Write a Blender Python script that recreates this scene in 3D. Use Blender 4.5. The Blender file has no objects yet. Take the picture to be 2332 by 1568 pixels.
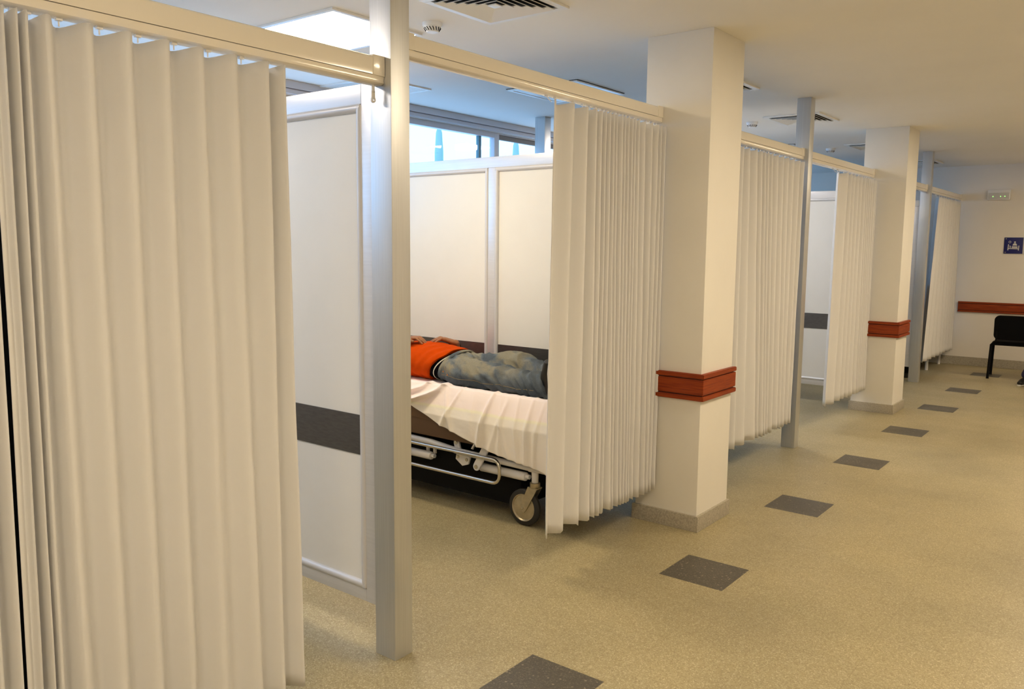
import bpy, bmesh, math, random
from mathutils import Vector, Matrix, noise
R_ = random.Random(7)
SC = bpy.context.scene
COL = SC.collection
PI = math.pi
Hc = 2.765            # ceiling height
XW = -2.82            # window wall
YF = 10.9             # far wall
XR = 4.0              # right corridor wall
YN = -4.6             # near wall

# ------------------------------------------------------------------ camera
cam_d = bpy.data.cameras.new('camera'); cam = bpy.data.objects.new('camera', cam_d); COL.objects.link(cam)
cam_d.sensor_fit = 'HORIZONTAL'; cam_d.sensor_width = 36.0
cam_d.lens = 1875.17 / 2332 * 36.0
cam_d.clip_start = 0.05
_rot = Matrix(((0.78728647, -0.07997549, 0.61137872), (0.61651775, 0.08720249, -0.78249702), (0.00926684, 0.99297515, 0.11795965)))
cam.matrix_world = Matrix.Translation((2.2103, -2.1131, 1.6)) @ _rot.to_4x4()
SC.camera = cam

# ------------------------------------------------------------------ view + world
SC.view_settings.view_transform = 'Standard'
SC.view_settings.look = 'None'
SC.view_settings.gamma = 1.0
SC.view_settings.use_curve_mapping = False
SC.view_settings.exposure = 0.72
SKY = (0.33, 0.60, 1.0); SKY_S = 2.25
WARM = (1.0, 0.82, 0.575); LAMP_S = 23.0
COOLW = (1.0, 0.79, 0.49); PANEL_S = 20.0; COOL0 = (1.0, 0.88, 0.76); PANEL0_S = 17.0
w = bpy.data.worlds.new('world'); SC.world = w; w.use_nodes = True
w.node_tree.nodes['Background'].inputs[0].default_value = (*SKY, 1)
w.node_tree.nodes['Background'].inputs[1].default_value = SKY_S
SC.cycles.max_bounces = 8
SC.cycles.diffuse_bounces = 5
SC.cycles.transparent_max_bounces = 12
SC.cycles.sample_clamp_indirect = 6.0
SC.cycles.caustics_reflective = False
SC.cycles.caustics_refractive = False
SC.cycles.use_denoising = True

# ------------------------------------------------------------------ materials
def mat(name, col, rough=0.5, metal=0.0, spec=0.5, bump=None, var=None, emit=None, coat=0.0, stretch=None):
    m = bpy.data.materials.new(name); m.use_nodes = True
    nt = m.node_tree; b = nt.nodes['Principled BSDF']
    b.inputs['Base Color'].default_value = (*col, 1)
    b.inputs['Roughness'].default_value = rough
    b.inputs['Metallic'].default_value = metal
    b.inputs['Specular IOR Level'].default_value = spec
    b.inputs['Coat Weight'].default_value = coat
    tc = nt.nodes.new('ShaderNodeTexCoord')
    mp = nt.nodes.new('ShaderNodeMapping'); nt.links.new(tc.outputs['Object'], mp.inputs[0])
    if stretch: mp.inputs['Scale'].default_value = stretch
    if var:    # (scale, amount)
        n = nt.nodes.new('ShaderNodeTexNoise'); n.inputs['Scale'].default_value = var[0]; n.inputs['Detail'].default_value = 5
        nt.links.new(mp.outputs[0], n.inputs['Vector'])
        r = nt.nodes.new('ShaderNodeValToRGB')
        r.color_ramp.elements[0].position = 0.3; r.color_ramp.elements[1].position = 0.7
        a = var[1]
        r.color_ramp.elements[0].color = (*[c * (1 - a) for c in col], 1)
        r.color_ramp.elements[1].color = (*[min(1, c * (1 + a)) for c in col], 1)
        nt.links.new(n.outputs[0], r.inputs[0]); nt.links.new(r.outputs[0], b.inputs['Base Color'])
    if bump:   # (scale, strength)
        n = nt.nodes.new('ShaderNodeTexNoise'); n.inputs['Scale'].default_value = bump[0]; n.inputs['Detail'].default_value = 4
        nt.links.new(mp.outputs[0], n.inputs['Vector'])
        bp = nt.nodes.new('ShaderNodeBump'); bp.inputs['Strength'].default_value = bump[1]; bp.inputs['Distance'].default_value = 0.002
        nt.links.new(n.outputs[0], bp.inputs['Height']); nt.links.new(bp.outputs[0], b.inputs['Normal'])
    if emit:
        b.inputs['Emission Color'].default_value = (*emit[0], 1); b.inputs['Emission Strength'].default_value = emit[1]
    return m

M = {}
M['paint'] = mat('paint_cream', (0.80, 0.775, 0.72), 0.7, bump=(60, 0.15), var=(3, 0.02))
M['ceiling'] = mat('paint_ceiling', (0.87, 0.85, 0.81), 0.9, var=(2, 0.015))
M['wall'] = mat('paint_wall', (0.80, 0.76, 0.70), 0.8, bump=(70, 0.12), var=(2, 0.02))
M['beam'] = mat('beam_enamel', (0.84, 0.79, 0.69), 0.16, coat=0.3, bump=(25, 0.12))
M['alu'] = mat('brushed_aluminium', (0.60, 0.61, 0.62), 0.36, metal=0.75, bump=(40, 0.15), var=(20, 0.04), stretch=(8, 8, 0.15))
M['alu_light'] = mat('satin_aluminium', (0.72, 0.72, 0.74), 0.32, metal=0.45, var=(20, 0.03), stretch=(0.3, 6, 6))
M['bead'] = mat('rounded_bead', (0.66, 0.66, 0.68), 0.35, metal=0.15)
M['panel'] = mat('laminate_panel', (0.80, 0.79, 0.75), 0.45, bump=(220, 0.1), var=(6, 0.012))
M['band'] = mat('dark_laminate_band', (0.135, 0.13, 0.13), 0.30, metal=0.75, bump=(60, 0.2), var=(25, 0.12), stretch=(1, 1, 5))
M['plinth'] = mat('terrazzo_plinth', (0.39, 0.355, 0.285), 0.55, bump=(150, 0.3), var=(110, 0.22))
M['white_plastic'] = mat('white_plastic', (0.82, 0.82, 0.82), 0.4)
M['white_enamel'] = mat('white_enamel', (0.78, 0.76, 0.76), 0.3)
M['chrome'] = mat('chrome', (0.66, 0.62, 0.54), 0.26, metal=1.0)
M['black'] = mat('black_plastic', (0.004, 0.004, 0.005), 0.75, spec=0.15)
M['black_fabric'] = mat('black_fabric', (0.004, 0.004, 0.005), 0.9, spec=0.1, bump=(300, 0.3))
M['rubber'] = mat('rubber_tyre', (0.02, 0.018, 0.016), 0.6)
M['zinc'] = mat('zinc_plate', (0.52, 0.46, 0.34), 0.34, metal=0.9, var=(30, 0.15))
M['vent'] = mat('vent_enamel', (0.84, 0.83, 0.80), 0.3)
M['dark_gap'] = mat('gap_shade_black', (0.01, 0.01, 0.01), 0.9)  # near-black put in place of the shade in gaps and duct openings
M['window_frame'] = mat('window_frame_enamel', (0.62, 0.62, 0.66), 0.4)
M['blind'] = mat('blind_slats', (0.24, 0.22, 0.21), 0.6, var=(8, 0.1), stretch=(1, 0.2, 14))
M['skin'] = mat('skin', (0.31, 0.130, 0.052), 0.5, bump=(220, 0.25), var=(40, 0.12))
M['hair'] = mat('hair', (0.015, 0.011, 0.009), 0.6, bump=(200, 0.6))
M['sweater'] = mat('orange_knit', (0.56, 0.062, 0.0015), 0.95, spec=0.08, bump=(500, 0.6), var=(30, 0.05))
M['shirt'] = mat('black_cotton', (0.003, 0.003, 0.006), 0.95, spec=0.08)
M['belt'] = mat('white_webbing', (0.62, 0.60, 0.52), 0.7, bump=(400, 0.4))
M['shoe'] = mat('black_leather', (0.015, 0.014, 0.014), 0.45)
M['sole'] = mat('white_rubber', (0.75, 0.73, 0.68), 0.6)
M['stitch'] = mat('stitch_thread', (0.34, 0.26, 0.12), 0.8)
M['copper'] = mat('copper_rivet', (0.55, 0.22, 0.08), 0.4, metal=0.8)
M['sheet'] = mat('cotton_sheet', (0.88, 0.835, 0.79), 0.85, bump=(300, 0.25), var=(12, 0.015))
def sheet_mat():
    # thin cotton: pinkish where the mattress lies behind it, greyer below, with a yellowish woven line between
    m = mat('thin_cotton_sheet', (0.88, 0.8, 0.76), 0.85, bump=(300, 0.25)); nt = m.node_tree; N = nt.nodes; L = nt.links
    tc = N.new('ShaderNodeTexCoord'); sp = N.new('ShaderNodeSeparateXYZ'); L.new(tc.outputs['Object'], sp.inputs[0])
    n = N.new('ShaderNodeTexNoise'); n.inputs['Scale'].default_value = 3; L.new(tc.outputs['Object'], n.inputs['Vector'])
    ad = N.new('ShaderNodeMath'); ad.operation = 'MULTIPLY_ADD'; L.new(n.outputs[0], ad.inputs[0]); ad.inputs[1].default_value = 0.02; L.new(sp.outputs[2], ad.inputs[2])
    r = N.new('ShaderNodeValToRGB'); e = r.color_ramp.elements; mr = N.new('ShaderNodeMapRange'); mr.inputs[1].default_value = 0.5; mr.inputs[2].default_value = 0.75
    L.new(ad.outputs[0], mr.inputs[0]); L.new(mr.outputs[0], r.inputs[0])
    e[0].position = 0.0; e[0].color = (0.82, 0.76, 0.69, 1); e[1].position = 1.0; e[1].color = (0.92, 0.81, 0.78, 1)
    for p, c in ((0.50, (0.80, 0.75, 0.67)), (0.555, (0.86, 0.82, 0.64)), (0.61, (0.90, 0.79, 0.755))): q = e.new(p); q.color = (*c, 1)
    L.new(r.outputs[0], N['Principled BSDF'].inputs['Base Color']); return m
M['sheet'] = sheet_mat()
M['mattress'] = mat('mattress_vinyl', (0.10, 0.055, 0.028), 0.45)
M['underframe'] = mat('brown_frame', (0.12, 0.065, 0.035), 0.45)
M['blue'] = mat('blue_sign', (0.004, 0.008, 0.13), 0.4)
M['sign_white'] = mat('sign_white', (0.62, 0.62, 0.62), 0.4)
M['green_led'] = mat('green_led', (0.2, 0.8, 0.2), 0.4, emit=((0.35, 1.0, 0.2), 1.2))
M['navy'] = mat('navy_fabric', (0.03, 0.03, 0.10), 0.85)
M['redcloth'] = mat('red_cotton', (0.45, 0.02, 0.01), 0.9)
M['facade'] = mat('exterior_render', (0.26, 0.42, 0.36), 0.8)
M['lamp_panel'] = mat('lit_diffuser', (0.9, 0.9, 0.9), 0.5, emit=(COOLW, PANEL_S))
M['lamp_panel0'] = mat('lit_diffuser_white', (0.9, 0.9, 0.9), 0.5, emit=(COOL0, PANEL0_S))
M['lamp_corr'] = mat('lit_warm_diffuser', (0.9, 0.9, 0.9), 0.5, emit=(WARM, LAMP_S))
M['lamp_off'] = mat('unlit_diffuser', (0.85, 0.85, 0.84), 0.35)
M['paper'] = mat('brown_stain', (0.30, 0.16, 0.08), 0.8)

def glass_mat():
    m = bpy.data.materials.new('window_glass'); m.use_nodes = True; nt = m.node_tree
    nt.nodes.remove(nt.nodes['Principled BSDF'])
    t = nt.nodes.new('ShaderNodeBsdfTransparent'); t.inputs[0].default_value = (0.93, 0.96, 0.97, 1)
    g = nt.nodes.new('ShaderNodeBsdfGlossy'); g.inputs['Roughness'].default_value = 0.02
    mx = nt.nodes.new('ShaderNodeMixShader'); mx.inputs[0].default_value = 0.06
    nt.links.new(t.outputs[0], mx.inputs[1]); nt.links.new(g.outputs[0], mx.inputs[2])
    nt.links.new(mx.outputs[0], nt.nodes['Material Output'].inputs[0]); return m
M['glass'] = glass_mat()

def curtain_mat():
    m = mat('curtain_fabric', (0.78, 0.775, 0.775), 0.75, bump=(700, 0.25))
    nt = m.node_tree; b = nt.nodes['Principled BSDF']; out = nt.nodes['Material Output']
    b.inputs['Sheen Weight'].default_value = 0.15
    tr = nt.nodes.new('ShaderNodeBsdfTranslucent'); tr.inputs[0].default_value = (0.79, 0.78, 0.77, 1)
    mx = nt.nodes.new('ShaderNodeMixShader'); mx.inputs[0].default_value = 0.10
    nt.links.new(b.outputs[0], mx.inputs[1]); nt.links.new(tr.outputs[0], mx.inputs[2])
    nt.links.new(mx.outputs[0], out.inputs[0]); return m
M['curtain'] = curtain_mat()

def wood_mat():
    m = mat('red_wood', (0.40, 0.08, 0.015), 0.5, spec=0.3)
    nt = m.node_tree; b = nt.nodes['Principled BSDF']
    tc = nt.nodes.new('ShaderNodeTexCoord'); mp = nt.nodes.new('ShaderNodeMapping')
    mp.inputs['Scale'].default_value = (2.0, 2.0, 45.0)
    n = nt.nodes.new('ShaderNodeTexNoise'); n.inputs['Scale'].default_value = 3.0; n.inputs['Detail'].default_value = 6
    n.inputs['Distortion'].default_value = 0.4
    r = nt.nodes.new('ShaderNodeValToRGB')
    e = r.color_ramp.elements; e[0].position = 0.25; e[0].color = (0.17, 0.018, 0.003, 1); e[1].position = 0.75; e[1].color = (0.35, 0.058, 0.005, 1)
    nt.links.new(tc.outputs['Object'], mp.inputs[0]); nt.links.new(mp.outputs[0], n.inputs['Vector'])
    nt.links.new(n.outputs[0], r.inputs[0]); nt.links.new(r.outputs[0], b.inputs['Base Color']); return m
M['wood'] = wood_mat()

def denim_mat():
    m = mat('washed_denim', (0.2, 0.25, 0.3), 0.9, spec=0.15, bump=(900, 0.5))
    nt = m.node_tree; N = nt.nodes; L = nt.links; b = N['Principled BSDF']
    tc = N.new('ShaderNodeTexCoord'); sp = N.new('ShaderNodeSeparateXYZ'); L.new(tc.outputs['Object'], sp.inputs[0])
    n = N.new('ShaderNodeTexNoise'); n.inputs['Scale'].default_value = 7.0; n.inputs['Detail'].default_value = 5; L.new(tc.outputs['Object'], n.inputs['Vector'])
    # the thighs are washed out to a yellowish grey, the calves stay dark blue
    mr = N.new('ShaderNodeMapRange'); mr.inputs[1].default_value = -0.62; mr.inputs[2].default_value = -1.0; L.new(sp.outputs[0], mr.inputs[0])
    mz = N.new('ShaderNodeMapRange'); mz.inputs[1].default_value = 0.775; mz.inputs[2].default_value = 0.86; L.new(sp.outputs[2], mz.inputs[0])
    mu = N.new('ShaderNodeMath'); mu.operation = 'MULTIPLY'; L.new(mr.outputs[0], mu.inputs[0]); L.new(mz.outputs[0], mu.inputs[1])
    mn = N.new('ShaderNodeMapRange'); mn.inputs[1].default_value = 0.38; mn.inputs[2].default_value = 0.60; L.new(n.outputs[0], mn.inputs[0])
    m2 = N.new('ShaderNodeMath'); m2.operation = 'MULTIPLY'; L.new(mu.outputs[0], m2.inputs[0]); L.new(mn.outputs[0], m2.inputs[1])
    r = N.new('ShaderNodeValToRGB'); e = r.color_ramp.elements
    e[0].position = 0.0; e[0].color = (0.060, 0.078, 0.100, 1); e[1].position = 1.0; e[1].color = (0.255, 0.24, 0.185, 1)
    e2 = e.new(0.45); e2.color = (0.130, 0.155, 0.178, 1)
    # base blue rises with height too (seams and calves darker)
    ad = N.new('ShaderNodeMath'); ad.operation = 'MULTIPLY_ADD'; L.new(mn.outputs[0], ad.inputs[0]); ad.inputs[1].default_value = 0.28; L.new(m2.outputs[0], ad.inputs[2])
    a2 = N.new('ShaderNodeMath'); a2.operation = 'MULTIPLY_ADD'; L.new(mz.outputs[0], a2.inputs[0]); a2.inputs[1].default_value = 0.22; L.new(ad.outputs[0], a2.inputs[2])
    L.new(a2.outputs[0], r.inputs[0])
    n2 = N.new('ShaderNodeTexNoise'); n2.inputs['Scale'].default_value = 260.0; L.new(tc.outputs['Object'], n2.inputs['Vector'])
    mx = N.new('ShaderNodeMixRGB'); mx.blend_type = 'OVERLAY'; mx.inputs[0].default_value = 0.35
    L.new(r.outputs[0], mx.inputs[1]); L.new(n2.outputs[0], mx.inputs[2]); L.new(mx.outputs[0], b.inputs['Base Color']); return m
M['denim'] = denim_mat()

TX0, TY0, TT, TS = 0.381, 0.050, 0.330, 1.3769     # the row of dark tiles in the floor
def floor_mat():
    m = bpy.data.materials.new('terrazzo_floor'); m.use_nodes = True; nt = m.node_tree; N = nt.nodes; L = nt.links
    b = N['Principled BSDF']
    geo = N.new('ShaderNodeNewGeometry'); sep = N.new('ShaderNodeSeparateXYZ'); L.new(geo.outputs['Position'], sep.inputs[0])
    def mth(op, a, bb=None, c=None):
        n = N.new('ShaderNodeMath'); n.operation = op
        for i, v in enumerate((a, bb, c)):
            if v is None: continue
            if isinstance(v, (int, float)): n.inputs[i].default_value = v
            else: L.new(v, n.inputs[i])
        return n.outputs[0]
    def between(v, lo, hi): return mth('MULTIPLY', mth('GREATER_THAN', v, lo), mth('LESS_THAN', v, hi))
    X, Y = sep.outputs[0], sep.outputs[1]
    yy = mth('PINGPONG', mth('ADD', Y, 0.0), 1e6)
    fr = mth('FLOORED_MODULO', mth('SUBTRACT', Y, TY0), TS)
    row = mth('MULTIPLY', between(X, TX0, TX0 + TT), mth('LESS_THAN', fr, TT))
    row = mth('MULTIPLY', row, mth('LESS_THAN', Y, TY0 + 6 * TS + 0.5))
    row7 = mth('MULTIPLY', between(X, TX0, TX0 + TT), between(Y, TY0 + 7 * TS + 0.18, TY0 + 7 * TS + 0.18 + TT))
    dark = mth('MAXIMUM', row, row7)
    # tile joints
    g = TS / 4
    def joint(v, o):
        f = mth('FLOORED_MODULO', mth('SUBTRACT', v, o), g)
        return mth('LESS_THAN', f, 0.0022)
    jn = mth('MAXIMUM', joint(X, TX0 - 0.003), joint(Y, TY0 - 0.003))
    # terrazzo chips
    v1 = N.new('ShaderNodeTexVoronoi'); v1.inputs['Scale'].default_value = 240; L.new(geo.outputs['Position'], v1.inputs['Vector'])
    v2 = N.new('ShaderNodeTexVoronoi'); v2.inputs['Scale'].default_value = 75; L.new(geo.outputs['Position'], v2.inputs['Vector'])
    def ramp(stops):
        r = N.new('ShaderNodeValToRGB'); e = r.color_ramp.elements
        e[0].position, e[0].color = stops[0][0], (*stops[0][1], 1); e[1].position, e[1].color = stops[-1][0], (*stops[-1][1], 1)
        for p, c in stops[1:-1]: q = e.new(p); q.color = (*c, 1)
        return r
    sv1 = N.new('ShaderNodeSeparateColor'); L.new(v1.outputs['Color'], sv1.inputs[0])
    r1 = ramp([(0.0, (0.27, 0.218, 0.120)), (0.35, (0.34, 0.288, 0.162)), (0.8, (0.38, 0.325, 0.188)), (1.0, (0.52, 0.46, 0.30))]); L.new(sv1.outputs[0], r1.inputs[0])
    n1 = N.new('ShaderNodeTexNoise'); n1.inputs['Scale'].default_value = 1.3; n1.inputs['Detail'].default_value = 6; L.new(geo.outputs['Position'], n1.inputs['Vector'])
    r2 = ramp([(0.25, (0.80, 0.80, 0.80)), (0.5, (1.0, 1.0, 1.0)), (0.75, (1.12, 1.11, 1.08))]); L.new(n1.outputs[0], r2.inputs[0])
    mu = N.new('ShaderNodeMixRGB'); mu.blend_type = 'MULTIPLY'; mu.inputs[0].default_value = 1; L.new(r1.outputs[0], mu.inputs[1]); L.new(r2.outputs[0], mu.inputs[2])
    # big brown chips
    sv2 = N.new('ShaderNodeSeparateColor'); L.new(v2.outputs['Color'], sv2.inputs[0])
    chip = mth('MULTIPLY', mth('GREATER_THAN', sv2.outputs[1], 0.93), mth('LESS_THAN', v2.outputs['Distance'], 0.32))
    mc = N.new('ShaderNodeMixRGB'); L.new(mth('MULTIPLY', chip, 0.55), mc.inputs[0]); L.new(mu.outputs[0], mc.inputs[1]); mc.inputs[2].default_value = (0.26, 0.20, 0.12, 1)
    # a few dark spots of dirt
    v3 = N.new('ShaderNodeTexVoronoi'); v3.inputs['Scale'].default_value = 2.6; L.new(geo.outputs['Position'], v3.inputs['Vector'])
    spot = mth('LESS_THAN', v3.outputs['Distance'], 0.016)
    ms = N.new('ShaderNodeMixRGB'); L.new(mth('MULTIPLY', spot, 0.8), ms.inputs[0]); L.new(mc.outputs[0], ms.inputs[1]); ms.inputs[2].default_value = (0.10, 0.07, 0.04, 1)
    # dark tile
    rd = ramp([(0.0, (0.058, 0.052, 0.041)), (0.8, (0.085, 0.076, 0.060)), (1.0, (0.15, 0.13, 0.10))]); L.new(sv1.outputs[0], rd.inputs[0])
    chipd = mth('MULTIPLY', mth('GREATER_THAN', sv2.outputs[0], 0.9), mth('LESS_THAN', v2.outputs['Distance'], 0.35))
    mdk = N.new('ShaderNodeMixRGB'); L.new(mth('MULTIPLY', chipd, 0.45), mdk.inputs[0]); L.new(rd.outputs[0], mdk.inputs[1]); mdk.inputs[2].default_value = (0.40, 0.34, 0.25, 1)
    md = N.new('ShaderNodeMixRGB'); L.new(dark, md.inputs[0]); L.new(ms.outputs[0], md.inputs[1]); L.new(mdk.outputs[0], md.inputs[2])
    mj = N.new('ShaderNodeMixRGB'); L.new(mth('MULTIPLY', jn, 0.30), mj.inputs[0]); L.new(md.outputs[0], mj.inputs[1]); mj.inputs[2].default_value = (0.20, 0.15, 0.09, 1)
    L.new(mj.outputs[0], b.inputs['Base Color'])
    n4 = N.new('ShaderNodeTexNoise'); n4.inputs['Scale'].default_value = 3.0; n4.inputs['Detail'].default_value = 4; L.new(geo.outputs['Position'], n4.inputs['Vector'])
    L.new(mth('ADD', 0.30, mth('MULTIPLY', n4.outputs[0], 0.22)), b.inputs['Roughness'])
    b.inputs['Specular IOR Level'].default_value = 0.4
    return m
M['floor'] = floor_mat()

# ------------------------------------------------------------------ mesh helpers
class MB:
    def __init__(s): s.bm = bmesh.new()
    def box(s, x0, x1, y0, y1, z0, z1, bev=0.0, rot=None, about=None):
        r = bmesh.ops.create_cube(s.bm, size=1.0)
        c = Vector(((x0 + x1) / 2, (y0 + y1) / 2, (z0 + z1) / 2))
        d = (abs(x1 - x0), abs(y1 - y0), abs(z1 - z0))
        for v in r['verts']: v.co = Vector((v.co.x * d[0], v.co.y * d[1], v.co.z * d[2]))
        if bev > 0:
            es = list({e for v in r['verts'] for e in v.link_edges})
            q = bmesh.ops.bevel(s.bm, geom=es, offset=min(bev, min(d) * 0.45), segments=2, affect='EDGES', profile=0.7)
            vs = list({v for f in q['faces'] for v in f.verts} | {v for v in r['verts'] if v.is_valid})
        else: vs = r['verts']
        for v in vs:
            p = v.co
            if rot is not None: p = rot @ p
            v.co = p + c
        return s
    def tube(s, pts, rad, seg=12, cap=True, sx=1.0, closed=False):
        """round tube through pts; rad number or list; (rad may be (a, b) pairs: side, up)"""
        pts = [Vector(p) for p in pts]; n = len(pts)
        rings = []
        T0 = None
        for i, p in enumerate(pts):
            if closed: t = (pts[(i + 1) % n] - pts[i - 1]).normalized()
            else: t = (pts[min(i + 1, n - 1)] - pts[max(i - 1, 0)]).normalized()
            if T0 is None:
                up = Vector((0, 0, 1)) if abs(t.z) < 0.9 else Vector((1, 0, 0))
                U = (up - t * up.dot(t)).normalized()
            else:
                U = (U - t * U.dot(t)).normalized()
            T0 = t
            S = t.cross(U)
            r = rad[i] if isinstance(rad, (list, tuple)) and isinstance(rad[0], (list, tuple)) else ((rad[i],) * 2 if isinstance(rad, (list, tuple)) else (rad, rad))
            rings.append([s.bm.verts.new(p + S * math.cos(2 * PI * k / seg) * r[0] + U * math.sin(2 * PI * k / seg) * r[1]) for k in range(seg)])
        m = n if closed else n - 1
        for i in range(m):
            a, b = rings[i], rings[(i + 1) % n]
            for k in range(seg):
                s.bm.faces.new((a[k], a[(k + 1) % seg], b[(k + 1) % seg], b[k]))
        if cap and not closed:
            s.bm.faces.new(list(reversed(rings[0]))); s.bm.faces.new(rings[-1])
        return s
    def lathe(s, prof, c=(0, 0, 0), axis='z', seg=24):
        """prof: (radius, height) list, closed ends where radius is 0"""
        c = Vector(c)
        def P(r, a, h):
            if axis == 'z': return c + Vector((r * math.cos(a), r * math.sin(a), h))
            if axis == 'y': return c + Vector((r * math.cos(a), h, r * math.sin(a)))
            return c + Vector((h, r * math.cos(a), r * math.sin(a)))
        rings = []
        for r, h in prof:
            if r < 1e-6: rings.append([s.bm.verts.new(P(0, 0, h))])
            else: rings.append([s.bm.verts.new(P(r, 2 * PI * k / seg, h)) for k in range(seg)])
        for a, b in zip(rings, rings[1:]):
            for k in range(seg):
                k2 = (k + 1) % seg
                if len(a) == 1 and len(b) == 1: continue
                if len(a) == 1: s.bm.faces.new((a[0], b[k2], b[k]))
                elif len(b) == 1: s.bm.faces.new((a[k], a[k2], b[0]))
                else: s.bm.faces.new((a[k], a[k2], b[k2], b[k]))
        return s
    def prism(s, poly, ax, lo, hi):
        """extrude a 2-D polygon along an axis (0,1,2); poly in the two other axes in order"""
        def P(u, v, t):
            return {0: Vector((t, u, v)), 1: Vector((u, t, v)), 2: Vector((u, v, t))}[ax]
        a = [s.bm.verts.new(P(u, v, lo)) for u, v in poly]; b = [s.bm.verts.new(P(u, v, hi)) for u, v in poly]
        n = len(poly)
        for i in range(n): s.bm.faces.new((a[i], a[(i + 1) % n], b[(i + 1) % n], b[i]))
        s.bm.faces.new(list(reversed(a))); s.bm.faces.new(b)
        return s
    def grid(s, fn, nu, nv):
        V = [[s.bm.verts.new(fn(i / nu, j / nv)) for j in range(nv + 1)] for i in range(nu + 1)]
        for i in range(nu):
            for j in range(nv): s.bm.faces.new((V[i][j], V[i + 1][j], V[i + 1][j + 1], V[i][j + 1]))
        return s
    def build(s, name, material, parent=None, smooth=None, loc=None):
        bmesh.ops.recalc_face_normals(s.bm, faces=s.bm.faces)
        me = bpy.data.meshes.new(name)
        off = None
        s.bm.to_mesh(me); s.bm.free()
        me.materials.append(material)
        o = bpy.data.objects.new(name, me); COL.objects.link(o)
        if smooth is not False:
            ang = math.radians(40 if smooth is None else smooth)
            for p in me.polygons: p.use_smooth = True
            try: me.set_sharp_from_angle(angle=ang)
            except Exception: pass
        if parent is not None:
            o.parent = parent
            o.matrix_parent_inverse = parent.matrix_world.inverted() if False else Matrix.Translation(-Vector(parent.location))
        return o

def tag(o, label=None, cat=None, group=None, kind=None):
    if label: o['label'] = label
    if cat: o['category'] = cat
    if group: o['group'] = group
    if kind: o['kind'] = kind
    return o
def thing(name, label, cat, loc=(0, 0, 0), group=None):
    o = bpy.data.objects.new(name, None); COL.objects.link(o); o.location = loc
    o.empty_display_size = 0.1
    return tag(o, label, cat, group)
def bake(o, displace=None):
    """apply the modifiers of o, then optionally move vertices"""
    dg = bpy.context.evaluated_depsgraph_get(); dg.update()
    me = bpy.data.meshes.new_from_object(o.evaluated_get(dg))
    old = o.data; o.modifiers.clear(); o.data = me; bpy.data.meshes.remove(old)
    if displace:
        ns = [v.normal.copy() for v in me.vertices]
        for v, n in zip(me.vertices, ns): v.co = displace(v.co.copy(), n)
    for p in me.polygons: p.use_smooth = True
    me.update(); return o
def remesh(o, voxel, smooth=6, displace=None):
    m = o.modifiers.new('r', 'REMESH'); m.mode = 'VOXEL'; m.voxel_size = voxel; m.use_smooth_shade = True
    s = o.modifiers.new('s', 'SMOOTH'); s.iterations = smooth; s.factor = 0.5
    return bake(o, displace)

# ------------------------------------------------------------------ the room shell
def struct(name, mb, m, smooth=False):
    o = mb.build(name, m, None, smooth); o['kind'] = 'structure'; return o
struct('floor', MB().box(XW - 0.2, XR + 0.2, YN - 0.2, YF + 0.2, -0.15, 0.0), M['floor'])
struct('ceiling', MB().box(XW - 0.2, XR + 0.2, YN - 0.2, YF + 0.2, Hc, Hc + 0.15), M['ceiling'])
struct('wall_far', MB().box(XW - 0.2, XR + 0.2, YF, YF + 0.2, 0, Hc), M['wall'])
struct('wall_near', MB().box(XW - 0.2, XR + 0.2, YN - 0.2, YN, 0, Hc), M['wall'])
struct('wall_right', MB().box(XR, XR + 0.2, YN, YF, 0, Hc), M['wall'])
SILL, HEAD = 1.75, 2.672
struct('wall_left', MB().box(XW - 0.2, XW, YN, YF, 0, SILL).box(XW - 0.2, XW, YN, YF, HEAD, Hc)
       .box(XW - 0.2, XW, YN, -4.2, SILL, HEAD).box(XW - 0.2, XW, 10.55, YF, SILL, HEAD), M['wall'])
struct('trim_1', MB().box(XW, XW + 0.045, YN, YF, 2.712, Hc, 0.004), M['window_frame'])
struct('trim_2', MB().box(XW, XW + 0.025, YN, YF, 2.676, 2.709, 0.004), M['window_frame'])
struct('baseboard_far', MB().box(-0.15, XR, YF - 0.022, YF, 0, 0.12, 0.004), M['plinth'])
struct('baseboard_right', MB().box(XR - 0.022, XR, YN, YF - 0.022, 0, 0.12, 0.004), M['plinth'])
# windows between mullions at 4.10 m
edges = [-4.2, 0.05, 4.10, 7.3, 10.55]
for i in range(4):
    y0, y1 = edges[i], edges[i + 1]
    wn = MB()
    wn.box(XW - 0.09, XW - 0.03, y0, y0 + 0.035, SILL, HEAD, 0.003).box(XW - 0.09, XW - 0.03, y1 - 0.035, y1, SILL, HEAD, 0.003)
    wn.box(XW - 0.09, XW - 0.03, y0 + 0.035, y1 - 0.035, SILL, SILL + 0.05, 0.003).box(XW - 0.09, XW - 0.03, y0 + 0.035, y1 - 0.035, HEAD - (0.05 if i != 2 else 0.012), HEAD, 0.003)
    o = wn.build('window_%d' % (i + 1), M['window_frame']); o['kind'] = 'structure'
    if i == 1:
        MB().box(XW - 0.085, XW - 0.05, y1 - 0.24, y1 - 0.205, SILL + 0.05, HEAD - 0.05, 0.003).build('sash_rail', mat('sash_grey', (0.10, 0.22, 0.27), 0.5), o)
    if i >= 2:
        MB().box(XW - 0.075, XW - 0.045, y0 + 0.04, y1 - 0.04, 2.615 if i == 2 else 2.55, HEAD - 0.012, 0.003).build('roller_blind', M['blind'], o)
    MB().box(XW - 0.064, XW - 0.060, y0 + 0.035, y1 - 0.035, SILL + 0.05, HEAD - 0.05).build('pane', M['glass'], o, False)

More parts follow.
